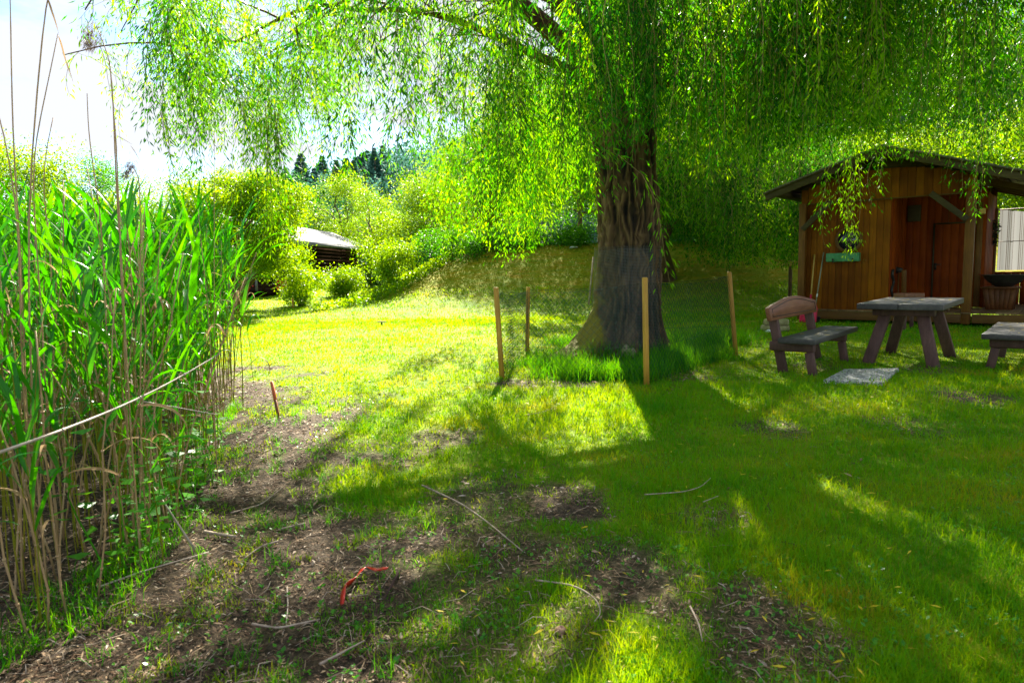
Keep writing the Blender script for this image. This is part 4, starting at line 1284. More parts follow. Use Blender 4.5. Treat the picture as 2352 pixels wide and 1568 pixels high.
# twig hanging hook
mb = MB(); t = np.linspace(0, 5, 20); mb.tube(np.stack([.03 * np.cos(t), 0 * t, .04 * np.sin(t) - .04], -1), .003, 5)
o = mb.build('wire_hook', M['twig']); o.location = hloc(1.24, .07, 1.3); o.rotation_euler = (0, 0, -rad(40)); tag(o, 'curled wire hook on the planks right of the green flower box', 'hook')


# shovel and broom leaning on the wall
def leaning(name, label, cat, x, ybase, ztop, xtop, mat, build):
    o = empty(name, hloc(x, ybase), -rad(40)); tag(o, label, cat)
    top = Vector((xtop - x, 0.05 - ybase - .0, ztop)); d = top.normalized()
    build(o, top, d)


def shovel(o, top, d):
    mb = MB(); mb.tube([d * .42, top], .014, 10); mb.build('handle', M['yellow_pole'], o, smooth=True)
    mb = MB(); mb.tube([d * .3, d * .62], .02, 10); mb.build('socket', M['pink_plastic'], o, smooth=True)
    mb = MB(); n = 9; m_ = 8
    X, S = np.meshgrid(np.linspace(-.17, .17, n), np.linspace(0, 1, m_))
    Wd = np.interp(S, [0, .15, .8, 1], [.96, 1, .95, .55])
    cup = 0.06 * (X / .17) ** 2
    Vv = np.stack([X * Wd, d.y * S * .42 - cup - .02, 0.02 + S * .42 * d.z], -1).reshape(-1, 3)
    i = np.arange(m_ - 1)[:, None] * n; j = np.arange(n - 1)[None]
    Fq = np.stack([i + j, i + j + 1, i + n + j + 1, i + n + j], -1).reshape(-1, 4)
    mb.add(Vv, Fq)
    b = mb.build('blade', M['pink_plastic'], o, smooth=True); s = b.modifiers.new('thick', 'SOLIDIFY'); s.thickness = .008


def broom(o, top, d):
    mb = MB(); mb.tube([d * .12, top], .011, 10); mb.build('handle', M['grey_pole'], o, smooth=True)
    mb = MB(); mb.tube([d * .55, d * .62], .014, 10); mb.build('sleeve', M['white_plastic'], o, smooth=True)
    mb = MB(); mb.box((0, 0, .12), (.28, .05, .04)); mb.build('head', M['black_metal'], o, bevel=.006)
    mb = MB()
    for k in range(20): mb.bar((-.13 + .0137 * k, 0, .1), (-.14 + .0147 * k, 0, .0), .006, .03, (0, 1, 0))
    mb.build('bristles', M['black_metal'], o)


leaning('shovel', 'yellow-handled shovel with a pink blade leaning on the hut wall', 'shovel', .33, -.42, 1.42, .28, None, shovel)
leaning('broom', 'thin grey-handled broom leaning beside the pink shovel', 'broom', .38, -.30, 1.46, .46, None, broom)

# tools in the recess
o = empty('axe', hloc(1.78, .55, DZ), -rad(40)); tag(o, 'long-handled splitting axe propped in the porch corner', 'axe')
mb = MB(); mb.tube([(0.02, -.1, 0), (-.02, .1, .85)], .016, 8); mb.build('handle', M['hut_beam'], o)
mb = MB(); mb.prism([(-.1, .72), (.06, .75), (.06, .83), (-.1, .87), (-.13, .8)], .06, .11); mb.build('head', M['black_metal'], o)
o = empty('saw', hloc(1.76, .25, DZ), -rad(40)); tag(o, 'dark curved bow saw hanging low on the red porch wall', 'saw')
mb = MB(); t = np.linspace(0, 1, 12); mb.tube(np.stack([0 * t - .03, .08 * np.sin(t * math.pi * 4) , .15 + .65 * t], -1), .03, 8); mb.build('frame', M['black_metal'], o, smooth=True)
o = empty('plank', hloc(1.9, .3, DZ), -rad(40)); tag(o, 'narrow brown board standing upright in the porch corner', 'board')
mb = MB(); mb.box((0, .15, .4), (.09, .025, .8), Matrix.Rotation(.12, 3, 'X')); mb.build('board', M['hut_beam'], o, bevel=.003)

# garland on the lean-to post and chain
mb = MB(); r_ = np.random.RandomState(3); P = np.stack([r_.normal(size=160) * .03, r_.normal(size=160) * .03, r_.rand(160) * .5], -1); D = rnd_dirs(160, r_, -.6)
leaves(mb, P, D, side_of(D, r_), np.full(160, .08), np.full(160, .035)); mb.tube([(0, 0, 0), (0, 0, .56)], .006, 5)
o = mb.build('dried_garland', M['black_metal']); o.location = hloc(3.17, 2.7, 1.55); o.rotation_euler = (0, 0, -rad(40)); tag(o, 'dark dried garland hanging on the inner post of the lean-to', 'garland')

# kettle grill bowl on a wooden planter box in the lean-to
o = empty('planter_box', hloc(3.45, 1.1, DZ), -rad(40)); tag(o, 'tapered wooden planter box standing in the lean-to', 'planter')
mb = MB()
for k in range(6):
    mb.prism([(-.27 + k * .09, .42), (-.185 + k * .09, .42), (-.185 * .72 + k * .065, 0), (-.27 * .72 + k * .065, 0)], -.2, -.18)
for s_ in (-1, 1): mb.bar((s_ * .2, 0, 0), (s_ * .27, 0, .42), .4, .02, (1, 0, 0))
mb.box((0, .19, .2), (.46, .02, .4)); mb.box((0, 0, .425), (.62, .46, .03)); mb.build('box', M['rafter'], o)
o = empty('metal_basin', hloc(3.5, 1.1, DZ + .445), -rad(40)); tag(o, 'black metal basin resting on the planter box in the lean-to', 'basin')
mb = MB(); mb.lathe([(.001, 0), (.14, .0), (.28, .1), (.36, .22), (.37, .23), (.35, .22), (.27, .11), (.001, .02)], 32); mb.build('bowl', M['black_metal'], o, smooth=True)
mb = MB(); mb.tube([(-.36, 0, .2), (-.42, 0, .24), (-.36, .06, .22)], .01, 6); mb.tube([(.36, 0, .2), (.42, 0, .24), (.36, .06, .22)], .01, 6); mb.build('handle', M['red_plank'], o)
# firewood crate right of it
o = empty('wooden_crate', hloc(4.5, 1.3, DZ), -rad(40)); tag(o, 'low dark wooden crate under the blind in the lean-to', 'crate')
mb = MB()
for k in range(3): mb.box((0, -.25, .07 + .13 * k), (1.0, .02, .11)); mb.box((0, .25, .07 + .13 * k), (1.0, .02, .11)); mb.box((-.49, 0, .07 + .13 * k), (.02, .48, .11)); mb.box((.49, 0, .07 + .13 * k), (.02, .48, .11))
mb.build('slats', M['dark_wood'], o)

# stool on the porch behind the table
p = dp(2088, 673, 12.4)
o = empty('stool', (p.x, p.y, .0), rad(8)); tag(o, 'small wooden stand with a thick seat between table and porch', 'stool')
h = p.z
mb = MB(); mb.box((0, 0, h - .045), (.4, .3, .09)); mb.build('seat', M['bench_back'], o, bevel=.012)
for sx in (-1, 1):
    for sy in (-1, 1):
        mb = MB(); mb.bar((sx * .17, sy * .12, -.02), (sx * .13, sy * .09, h - .09), .05, .05, (1, 0, 0)); mb.build('leg', M['bench_leg'], o, bevel=.004)

# stone stack, bucket, rail left of the hut
o = empty('paver_stack', (0, 0, 0)); q = gp(1780, 757); o.location = (q.x, q.y, float(zt(q.x, q.y))); tag(o, 'two mossy log discs stacked on the grass left of the hut', 'log discs')
for k, (z, r) in enumerate(((.055, .25), (.165, .22))):
    mb = MB(); r_ = np.random.RandomState(k); prof = [(.001, -.05), (r, -.05), (r + .012, 0), (r, .05), (.001, .052)]; mb.lathe(prof, 26, (0.02 * k, 0, z)); mb.build('disc', M['mossy_stone'], o, bevel=.006)
o = empty('bucket', hloc(.12, -.02, 0)); tag(o, 'little grey bucket under the left corner of the hut deck', 'bucket')
mb = MB(); mb.lathe([(.001, 0), (.05, 0), (.065, .14), (.07, .145), (.06, .13), (.001, .02)], 16); mb.build('body', M['white_plastic'], o, smooth=True)
q = dp(1810, 597, 19.5); z0 = float(zt(q.x, q.y))
o = empty('wooden_rail', (q.x, q.y, z0)); tag(o, 'pale peeled log rail on the bank left of the hut', 'rail')
for (z, nm) in ((q.z - z0 + .03, 0), (q.z - z0 - .14, 1)):
    mb = MB(); mb.tube(limb_path((-.45 + .3 * nm, 0, z), (1.6, 0, z + .03), 5, 0), .04, 8); mb.build('rail', M['yellow_pole'], o, smooth=True)
for x in (.1, 1.4): mb = MB(); mb.tube([(x, .06, -.1), (x, .06, q.z - z0 + .1)], .05, 8); mb.build('post', M['plain_bark'], o, smooth=True)


# ------------------------------------------------------------------ table and benches
def yellow_bits(name, label, parent, n, x0, x1, y0, y1, z, seed):
    r_ = np.random.RandomState(seed); mb = MB()
    P = np.stack([r_.uniform(x0, x1, n), r_.uniform(y0, y1, n), np.full(n, z)], -1)
    a = r_.rand(n) * 6.28; D = np.stack([np.cos(a), np.sin(a), 0.02 + 0 * a], -1); S = np.stack([-np.sin(a), np.cos(a), 0 * a], -1)
    L_ = .03 + .05 * r_.rand(n); leaves(mb, P, D, S, L_, L_ * .3, fold=0.1)
    M_ = Matrix.Translation(parent.location) @ Matrix.Rotation(parent.rotation_euler.z, 4, 'Z')
    o = mb.build(name, M['yellow_leaf']); o.location = parent.location; o.rotation_euler = parent.rotation_euler
    tag(o, label, kind='stuff')


tb = empty('picnic_table', (5.07, 8.62, 0), -rad(40)); tag(tb, 'weathered grey wooden table on four splayed brown legs', 'table')
mb = MB()
for (x, w) in ((-.225, .44), (.225, .45)): mb.box((x, 0, .715), (w, 1.72, .07))
mb.build('tabletop', M['table_wood'], tb, bevel=.008)
for y in (-.52, .52):
    mb = MB(); mb.box((0, y, .635), (.66, .14, .085)); mb.build('crossbar', M['bench_leg'], tb, bevel=.01)
mb = MB(); mb.box((0, 0, .64), (.08, .88, .07)); mb.build('stretcher', M['bench_leg'], tb, bevel=.005)
for sx in (-1, 1):
    for sy in (-1, 1):
        mb = MB(); mb.bar((sx * .36, sy * .64, -.04), (sx * .2, sy * .5, .6), .13, .09, (0, 1, 0)); mb.build('leg', M['bench_leg'], tb, bevel=.01)
yellow_bits('willow_leaves_on_table', 'yellow willow leaves fallen on the table top', tb, 46, -.42, .42, -.8, .8, .755, 4)


def bench(loc, rz, side, label, w=.40, seatz=.42, Lh=.92):
    """side: -1 back on local -x, +1 on local +x"""
    b = empty('bench', (*loc, 0), rz); tag(b, label, 'bench')
    mb = MB(); mb.box((0, 0, seatz - .03), (w, 2 * Lh, .06)); mb.build('seat', M['table_wood'], b, bevel=.01)
    for y in (-Lh + .22, Lh - .3):
        # sideways bearer with rounded nose holding the back leg
        mb = MB()
        x0, x1 = side * (w / 2 + .16), -side * (w / 2 - .06)
        mb.bar((x0, y, seatz - .115), (x1, y, seatz - .115), .075, .11, (0, 0, 1)); mb.build('bearer', M['bench_leg'], b, bevel=.02)
        # front leg, back leg running up to the backrest
        mb = MB(); mb.bar((-side * (w / 2 - .07), y + .0, -.04), (-side * (w / 2 - .12), y, seatz - .17), .085, .085, (0, 1, 0)); mb.build('leg', M['bench_leg'], b, bevel=.008)
        mb = MB(); mb.bar((side * (w / 2 + .02), y + .075, -.04), (side * (w / 2 + .17), y + .075, .70), .1, .07, (0, 1, 0)); mb.build('leg', M['bench_leg'], b, bevel=.008)
    # backrest board with an arched top, leaning back, with a carved line
    fr = Matrix.Translation((side * (w / 2 + .115), 0, .6)) @ Matrix.Rotation(side * .17, 4, 'Y') @ Matrix.Rotation(rad(90), 4, 'Z')
    Lb = .86
    pts = [(-Lb, 0.0)] + [(x, .0) for x in np.linspace(-Lb + .1, Lb - .1, 8)] + [(Lb, 0.0), (Lb + .02, .15)]
    for x in np.linspace(Lb - .08, -Lb + .08, 22):
        pts.append((x, .165 + .085 * math.cos(x / Lb * math.pi / 2 * 1.0) ** 1.3 * (1 if abs(x) < Lb else 0)))
    pts.append((-Lb - .02, .15))
    mb = MB(); mb.prism(pts, -.028, .028, fr); back = mb.build('backrest', M['bench_back'], b, bevel=.01)
    mb = MB()
    fy = side * .0305
    top = [(x, .125 + .085 * math.cos(x / Lb * math.pi / 2) ** 1.3) for x in np.linspace(-Lb + .07, Lb - .07, 24)]
    loop = top + [(Lb - .06, .04), (-Lb + .06, .04)]
    loop.append(loop[0])
    for s_ in (-1, 1):
        P = np.array([tuple(fr @ Vector((x, s_ * .0295, z))) for (x, z) in loop])
        mb.tube(P, .0045, 4, caps=False)
    mb.build('groove', M['black_metal'], back)
    return b


b1 = bench((3.72, 8.18), -rad(40), -1, 'bench with a carved arched backrest left of the table')
b2 = bench((6.02, 8.15), -rad(40), 1, 'backless-looking bench seat right of the table, cut by the frame', w=.46)
b2['label'] = 'bench on the right of the table, its grey seat strewn with leaves'
yellow_bits('willow_leaves_on_seat', 'yellow willow leaves fallen on the left bench seat', b1, 12, -.17, .17, -.85, .85, .425, 5)
yellow_bits('willow_leaves_on_seat', 'yellow willow leaves fallen on the right bench seat', b2, 26, -.2, .2, -.85, .85, .425, 6)

# paving slab
c4 = [gp(1891, 881), gp(2028, 888), gp(2064, 853), gp(1939, 855)]
cx = sum(c.x for c in c4) / 4; cy = sum(c.y for c in c4) / 4
mb = MB()
Vb = [(c.x - cx, c.y - cy, -.04) for c in c4] + [(c.x - cx, c.y - cy, .045) for c in c4]
mb.add(Vb, [[3, 2, 1, 0], [4, 5, 6, 7], [0, 1, 5, 4], [1, 2, 6, 5], [2, 3, 7, 6], [3, 0, 4, 7]])
o = mb.build('paving_slab', M['slab'], bevel=.006); o.location = (cx, cy, float(zt(cx, cy))); tag(o, 'square grey pebbled concrete slab lying on the grass before the table', 'slab')


# ------------------------------------------------------------------ wire fence round the willow
pt = [dict(b=(1153, 868), t=(1139, 660)), dict(b=(1211, 806), t=(1213, 659)), dict(b=(1485, 885), t=(1481, 637)), dict(b=(1690, 818), t=(1675, 624))]
fence = None
posts = []
for k, p in enumerate(pt):
    b = gp(*p['b']); t = dp(p['t'][0], p['t'][1], b.y + (0.0, .03, -.04, .05)[k])
    posts.append((np.array(b), np.array(t)))
fc = np.mean([p[0] for p in posts], 0)
fence = empty('wire_fence', (fc[0], fc[1], 0)); tag(fence, 'low chain-link fence on four round yellow posts enclosing the willow foot', 'fence')
for (b, t) in posts:
    mb = MB(); d = unit((t - b)[None])[0]
    P = [b - fc - d * .1, b - fc + d * .3, t - fc - d * .012, t - fc]
    mb.tube(P, [.031, .031, .03, .024], 16); mb.build('post', M['post'], fence, smooth=True)
# 1-3 front, 1-2 left, 2-4 back, 3-4 right


def panel(A, B, h=.93):
    (b0, t0), (b1, t1) = A, B
    mb = MB(); L = np.linalg.norm(b1 - b0); pitch = .072
    n = int(L / pitch); m_ = int(h / pitch)
    def P(u_, v_):
        u_ = np.clip(u_, 0, 1)
        lo = b0 + (b1 - b0) * u_; hi0 = t0 + (t1 - t0) * u_
        sagz = -.05 * math.sin(u_ * math.pi)
        q = lo + (hi0 - lo) * (.02 + (v_) * .93) - fc
        bul = .02 * math.sin(u_ * 9) * math.sin(v_ * 3.1)
        return q + np.array([bul, bul, sagz * v_])
    for k in range(-m_, n + 1):
        for s_ in (1, -1):
            pts_ = []
            for q in range(0, m_ + 1, 1):
                u_ = (k + q if s_ > 0 else k + m_ - q) / n
                if 0 <= u_ <= 1: pts_.append(P(u_, q / m_))
            if len(pts_) > 1: mb.tube(np.array(pts_), .0016, 3, caps=False)
    for v_ in (0.0, .36, 1.0):
        mb.tube(np.array([P(u_, v_) for u_ in np.linspace(0, 1, 24)]), .0015, 4, caps=False)
    return mb.build('netting', M['steel_wire'], fence)


panel(posts[0], posts[2]); panel(posts[0], posts[1]); panel(posts[1], posts[3]); panel(posts[2], posts[3])

# fine wire sleeve round the trunk
sl = empty('trunk_guard', (WX, WY, 0)); tag(sl, 'fine grey wire netting wrapped round the lower willow trunk', 'trunk guard')
mb = MB(); th = np.linspace(0, 2 * math.pi, 60)
for z in np.arange(.12, 1.5, .02):
    R = .485 + .12 * math.exp(-z / .22) - .01 * z
    Rr = R + .012 * np.sin(th * 7 + z * 2)
    P = np.stack([.03 * z + .02 + Rr * np.cos(th), .03 * z + Rr * np.sin(th), np.full(60, z) + .01 * np.sin(th * 3)], -1)
    # flat strip
    Q = P + np.array([0, 0, .0034])
    Vv = np.vstack([P, Q]); j = np.arange(59); mb.add(Vv, np.stack([j, j + 1, 60 + j + 1, 60 + j], -1))
for a in np.linspace(0, 2 * math.pi, 150)[:-1]:
    zz = np.array([.12, .3, .6, 1.0, 1.53])
    R = .485 + .12 * np.exp(-zz / .22) - .01 * zz + .012 * np.sin(a * 7 + zz * 2)
    def ring(a_): return np.stack([.03 * zz + .02 + R * np.cos(a_), .03 * zz + R * np.sin(a_), zz], -1)
    Vv = np.vstack([ring(a), ring(a + .0056)]); j = np.arange(4); mb.add(Vv, np.stack([j, 5 + j, 5 + j + 1, j + 1], -1))
mb.build('netting', M['netting'], sl)
# stick behind the trunk guard
a_ = dp(1352, 700, 9.6); b_ = dp(1363, 590, 9.6)
mb = MB(); mb.tube([a_, b_], .012, 6); tag(mb.build('thin_stick', M['grey_twig']), 'thin pale stick leaning on the left edge of the willow trunk', 'stick')


# ------------------------------------------------------------------ reeds
def ribbon(mb, base, d0, L, W, curl, rs, rows=8, mat=0, twist=0.0):
    """arching blade: starts along d0, bends down"""
    p = np.array(base, float); d = np.array(d0, float); d /= np.linalg.norm(d)
    side = np.cross(d, (0, 0, 1.0)); side /= np.linalg.norm(side) + 1e-6
    st = L / rows; V = []
    for k in range(rows + 1):
        f = k / rows
        w = W * (min(1, .35 + f * 4) * (1 - f ** 2.2) ** .9 + .02)
        s_ = side * math.cos(twist * f) + np.cross(side, d) * math.sin(twist * f)
        n_ = np.cross(s_, d)
        V += [p + s_ * w / 2 + n_ * w * .14, p, p - s_ * w / 2 + n_ * w * .14]
        p = p + d * st
        d = d + np.array([0, 0, -1.0]) * curl * st * (0.6 + 2.2 * f) + rs.normal(size=3) * .02
        d /= np.linalg.norm(d)
    F = []
    for k in range(rows):
        a = k * 3
        F += [[a, a + 1, a + 4, a + 3], [a + 1, a + 2, a + 5, a + 4]]
    mb.add(V, F, mat)


def reed_variant(rs, H):
    st = MB(); lf = MB()
    az = rs.rand() * 6.28; lean = .03 + .07 * rs.rand()
    n = 10; t = np.linspace(0, 1, n)
    P = np.stack([math.cos(az) * lean * H * t ** 1.8, math.sin(az) * lean * H * t ** 1.8, H * t * .93 - .03], -1)
    P[:, :2] += np.cumsum(rs.normal(size=(n, 2)), 0) * .005
    st.tube(P, np.linspace(.0048, .002, n), 5, caps=False)
    nl = rs.randint(6, 10)
    a0 = rs.rand() * 6.28
    for k in range(nl):
        f = .46 + .53 * k / (nl - 1)
        i0 = f * (n - 1); ia = int(min(n - 2, i0)); p = P[ia] + (P[ia + 1] - P[ia]) * (i0 - ia)
        a = a0 + k * math.pi + rs.normal() * .5
        up = .9 + 1.3 * f + rs.rand() * .7
        d = (math.cos(a), math.sin(a), up)
        ribbon(lf, p, d, (.34 + .26 * rs.rand()) * (1.05 - .3 * abs(f - .6)), .020 + .018 * rs.rand(), (1.0 + 3.6 * rs.rand() ** 1.8) * (1.5 - f), rs, twist=rs.normal() * .8)
    return st, lf


rs = np.random.RandomState(31)
variants = []
for k in range(22):
    H = 1.45 + .6 * rs.rand()
    st, lf = reed_variant(rs, H)
    root = empty('reed', (0, 0, 0))
    st.build('stem', M['reed_stem'], root); lf.build('leaves', M['reed_leaf'], root, smooth=True)
    variants.append((root, st, lf, H))

edge_px = [(-160, 1640), (20, 1510), (100, 1480), (175, 1440), (300, 1330), (390, 1230), (440, 1110), (500, 1010), (532, 945), (545, 880), (548, 835)]
edge = [gp(a, b) for a, b in edge_px]
ey = np.array([e.y for e in edge]); ex_ = np.array([e.x for e in edge]); o_ = np.argsort(ey); ey, ex_ = ey[o_], ex_[o_]


def reed_edge(y):
    return np.interp(y, ey, ex_)


pts = []
tries = 0
while len(pts) < 560 and tries < 60000:
    tries += 1
    y = 1.9 + 7.0 * rs.rand() ** .9
    xe = float(reed_edge(y)) + .10 * abs(rs.normal()) * (rs.rand() < .3)
    span = .42 * y + 1.0
    x = xe - span * rs.rand() ** 1.25
    if x < -.86 * y - .5: continue
    if math.hypot(x, y) < 2.0: continue
    pts.append((x, y))
pts.sort(key=lambda p: math.hypot(p[0], p[1]) + (0.8 if p[0] < -.78 * p[1] else 0) - 0.6 * (1 if p[0] > reed_edge(p[1]) - .35 else 0))
used = set(); stuffS = MB(); stuffL = MB()
for k, (x, y) in enumerate(pts):
    vi = rs.randint(len(variants)); root, st, lf, H = variants[vi]
    z = float(zt(x, y)); a = rs.rand() * 6.28; sc = (.98 + .11 * math.hypot(x, y) + .2 * min(1.1 if y > 3.2 else .1, rs.normal())) / (H + .12)
    if k < 230:
        if k < len(variants): vi = k; root, st, lf, H = variants[vi]; o = root
        else: o = copy_tree(root)
        o.location = (x, y, z); o.rotation_euler = (rs.normal() * .03, rs.normal() * .03, a); o.scale = (sc,) * 3
        tag(o, 'green reed with long arching leaves in the bed at the water side', 'reed', 'green reeds in the bed')
    else:
        c, s = math.cos(a), math.sin(a); R = np.array([[c, -s, 0], [s, c, 0], [0, 0, 1]]) * sc
        for (src, dst) in ((st, stuffS), (lf, stuffL)):
            for Vv, Fq in zip(src.v, src.f[4]): pass
            Vv = np.concatenate(src.v); Fq = np.concatenate(src.f[4])
            dst.add(Vv @ R.T + np.array([x, y, z]), Fq)
rb = empty('reed_bed', (-3.5, 6, 0)); tag(rb, 'dense stand of green reeds filling the bed behind the front ones', kind='stuff')
for o in (stuffS.build('stems', M['reed_stem'], rb), stuffL.build('leaves', M['reed_leaf'], rb, smooth=True)): o.location = (3.5, -6, 0)

# old dry canes
dry = []
for k in range(10):
    mb = MB(); H = 1.0 + .75 * rs.rand(); n = 9; t = np.linspace(0, 1, n)
    P = np.stack([.12 * rs.normal() * t ** 1.5 * H, .12 * rs.normal() * t ** 1.5 * H, H * t - .03], -1); P[:, :2] += np.cumsum(rs.normal(size=(n, 2)), 0) * .008
    mb.tube(P, np.linspace(.0042, .0022, n), 6)
    for f in (.2, .35, .5, .65, .8):
        i0 = int(f * (n - 1)); mb.tube([P[i0] - (0, 0, .006), P[i0] + (0, 0, .006)], .0062, 6)
    root = empty('dry_cane', (0, 0, 0)); mb.build('stem', M['cane'], root, smooth=True)
    lf = MB()
    for q in range(rs.randint(1, 4)):
        i0 = rs.randint(3, n); a = rs.rand() * 6.28
        ribbon(lf, P[i0], (math.cos(a), math.sin(a), 1.0), .18 + .2 * rs.rand(), .014, 8 + 6 * rs.rand(), rs)
    lf.build('withered_leaves', M['dry_leaf'], root, smooth=True)
    dry.append(root)
for k in range(185):
    while True:
        y = 1.95 + 5.2 * rs.rand(); x = float(reed_edge(y)) - (.38 * y + .5) * rs.rand() ** 1.1
        if x > -.82 * y - .2 and math.hypot(x, y) > 1.9: break
    o = dry[k] if k < 10 else copy_tree(dry[rs.randint(10)])
    o.location = (x, y, float(zt(x, y))); a = rs.rand() * 6.28
    big = rs.rand() < .14
    o.rotation_euler = (rs.normal() * (.45 if big else .07), rs.normal() * (.45 if big else .07), a)
    s_ = (.55 if y < 2.8 else .85) + .25 * rs.rand(); o.scale = (1, 1, s_)
    tag(o, 'dry tan reed cane standing among the green reeds', 'reed cane', 'dry canes in the reed bed')


def tall_cane(points, d, label, plume=None, leaf=None, r=.004, name='tall_cane'):
    """points: pixels from top to bottom, the last one meets the ground"""
    P = [np.array(dp(px, py, d + k * 0)) for k, (px, py) in enumerate(points)]
    g = P[-1].copy(); g[2] = float(zt(g[0], g[1])) - .03; P.append(g)
    P = np.array(P)[::-1]
    # smooth path
    t0 = np.linspace(0, 1, len(P)); t1 = np.linspace(0, 1, 16)
    Q = np.stack([np.interp(t1, t0, P[:, i]) for i in range(3)], -1)
    for _ in range(2): Q[1:-1] = (Q[:-2] + 2 * Q[1:-1] + Q[2:]) / 4
    root = empty(name, tuple(Q[0])); tag(root, label, 'reed cane', 'tall old canes above the reeds')
    mb = MB(); mb.tube(Q - Q[0], np.linspace(r, r * .4, 16), 6); mb.build('stem', M['cane'], root, smooth=True)
    rs2 = np.random.RandomState(abs(int(points[0][0])) + 7)
    if leaf:
        mb = MB()
        for (px, py, px2, py2) in leaf:
            a = np.array(dp(px, py, d)) - Q[0]; b = np.array(dp(px2, py2, d)) - Q[0]; L = np.linalg.norm(b - a)
            dirn = (b - a) / L
            ribbon(mb, a, dirn + np.array([0, .15, .12]), L, .016, .6, rs2)
        mb.build('withered_leaves', M['dry_leaf'], root, smooth=True)
    if plume:
        mb = MB(); a = np.array(dp(plume[0], plume[1], d)) - Q[0]; b = np.array(dp(plume[2], plume[3], d)) - Q[0]
        n = plume[4]; f = rs2.rand(n)
        w = plume[5]
        P0 = a + (b - a) * f[:, None] + rs2.normal(size=(n, 3)) * w * (1 - .5 * f[:, None])
        D = unit((b - a)[None] / np.linalg.norm(b - a) + rs2.normal(size=(n, 3)) * .45)
        leaves(mb, P0, D, side_of(D, rs2), np.full(n, .02), np.full(n, .0024))
        for q in range(16):
            e = a + (b - a) * rs2.rand(); mb.tube(np.array([a * .5 + e * .5, e, e + rs2.normal(size=3) * .02 + (b - a) * .2]), .0005, 3, caps=False)
        mb.build('plume', M['plume'], root)


tall_cane([(20, -120), (24, 0), (27, 230), (34, 400), (52, 650), (60, 1000)], 2.7, 'tallest straight cane leaving the top of the view at the far left')
tall_cane([(133, 78), (110, 190), (82, 320), (72, 430), (95, 700), (110, 1000)], 2.9, 'leaning cane ending in a joint with hanging dry leaves', leaf=[(134, 84, 150, 165), (143, 120, 160, 190)])
tall_cane([(-60, 120), (0, 260), (30, 420), (45, 560), (50, 900)], 2.6, 'cane slanting in from the left edge low over the reeds')
tall_cane([(222, 62), (243, 112), (255, 150), (262, 260), (264, 400), (285, 700), (290, 1000)], 3.0, 'cane bent at its tip under a large feathery plume', plume=(216, 58, 205, 108, 420, .022))
tall_cane([(252, 140), (258, 230), (268, 330), (272, 480), (290, 800), (300, 1000)], 2.8, 'cane with a single curved dry leaf halfway up', leaf=[(268, 312, 300, 335), (300, 335, 325, 385)])
tall_cane([(200, 215), (203, 300), (215, 390), (235, 520), (250, 900)], 3.1, 'slim cane without leaves left of the plume')
tall_cane([(122, 270), (105, 350), (98, 440), (120, 600), (120, 950)], 3.2, 'slim bowed cane between the leaning one and the plume')
tall_cane([(300, 380), (318, 400), (322, 450), (325, 700), (320, 1000)], 3.0, 'short cane with a small brown plume to its left', plume=(305, 372, 288, 405, 240, .014))
tall_cane([(492, 300), (492, 480), (492, 700), (492, 960)], 4.6, 'lone thin cane rising against the sky at the right side of the reeds')
tall_cane([(140, -90), (118, -40), (100, 40), (60, 500), (75, 1000)], 2.6, 'cane with a long dark leaf drooping from above the view', leaf=[(108, -5, 124, 78)])
tall_cane([(455, 480), (462, 560), (478, 700), (490, 950)], 4.0, 'stout pale cane standing right among the outer reeds')

# fallen cane lying across the reeds
A_ = np.array(dp(-40, 1052, 1.7)); B_ = np.array(dp(505, 812, 2.9)); t = np.linspace(0, 1, 14)[:, None]
P = A_ * (1 - t) + B_ * t; P[:, 2] += .03 * np.sin(t[:, 0] * math.pi) * -1
mb = MB(); mb.tube(P, np.linspace(.0046, .0027, 14), 8)
for f in (3, 7, 10): mb.tube([P[f] - (P[f + 1] - P[f]) * .05, P[f] + (P[f + 1] - P[f]) * .05], .0054, 8)
M['pale_cane'] = rough_mat('pale_cane', [(0.3, (0.26, 0.2, 0.14)), (0.7, (0.5, 0.42, 0.34))], scale=16, bump=.1, dist=.002, rough=.5)
tag(mb.build('fallen_cane', M['pale_cane'], smooth=True), 'long pale broken cane lying slantwise across the front of the reeds', 'reed cane')
A_ = np.array(dp(330, 922, 2.9)); B_ = np.array(dp(500, 952, 3.1)); P = A_ * (1 - t) + B_ * t
mb = MB(); mb.tube(P, np.linspace(.003, .0018, 14), 6); tag(mb.build('fallen_cane', M['pale_cane'], smooth=True), 'thin broken cane sticking out to the right below the long pale one', 'reed cane')
A_ = gp(448, 1262, .02); B_ = dp(345, 1105, A_.y + .15)
mb = MB(); mb.tube([A_, (A_ + B_) / 2, B_], [.005, .004, .003], 6); tag(mb.build('fallen_cane', M['pale_cane'], smooth=True), 'broken cane propped against the weeds with its foot on the bare earth', 'reed cane')
A_ = gp(20, 1000, .9); B_ = dp(300, 1010, 2.4)


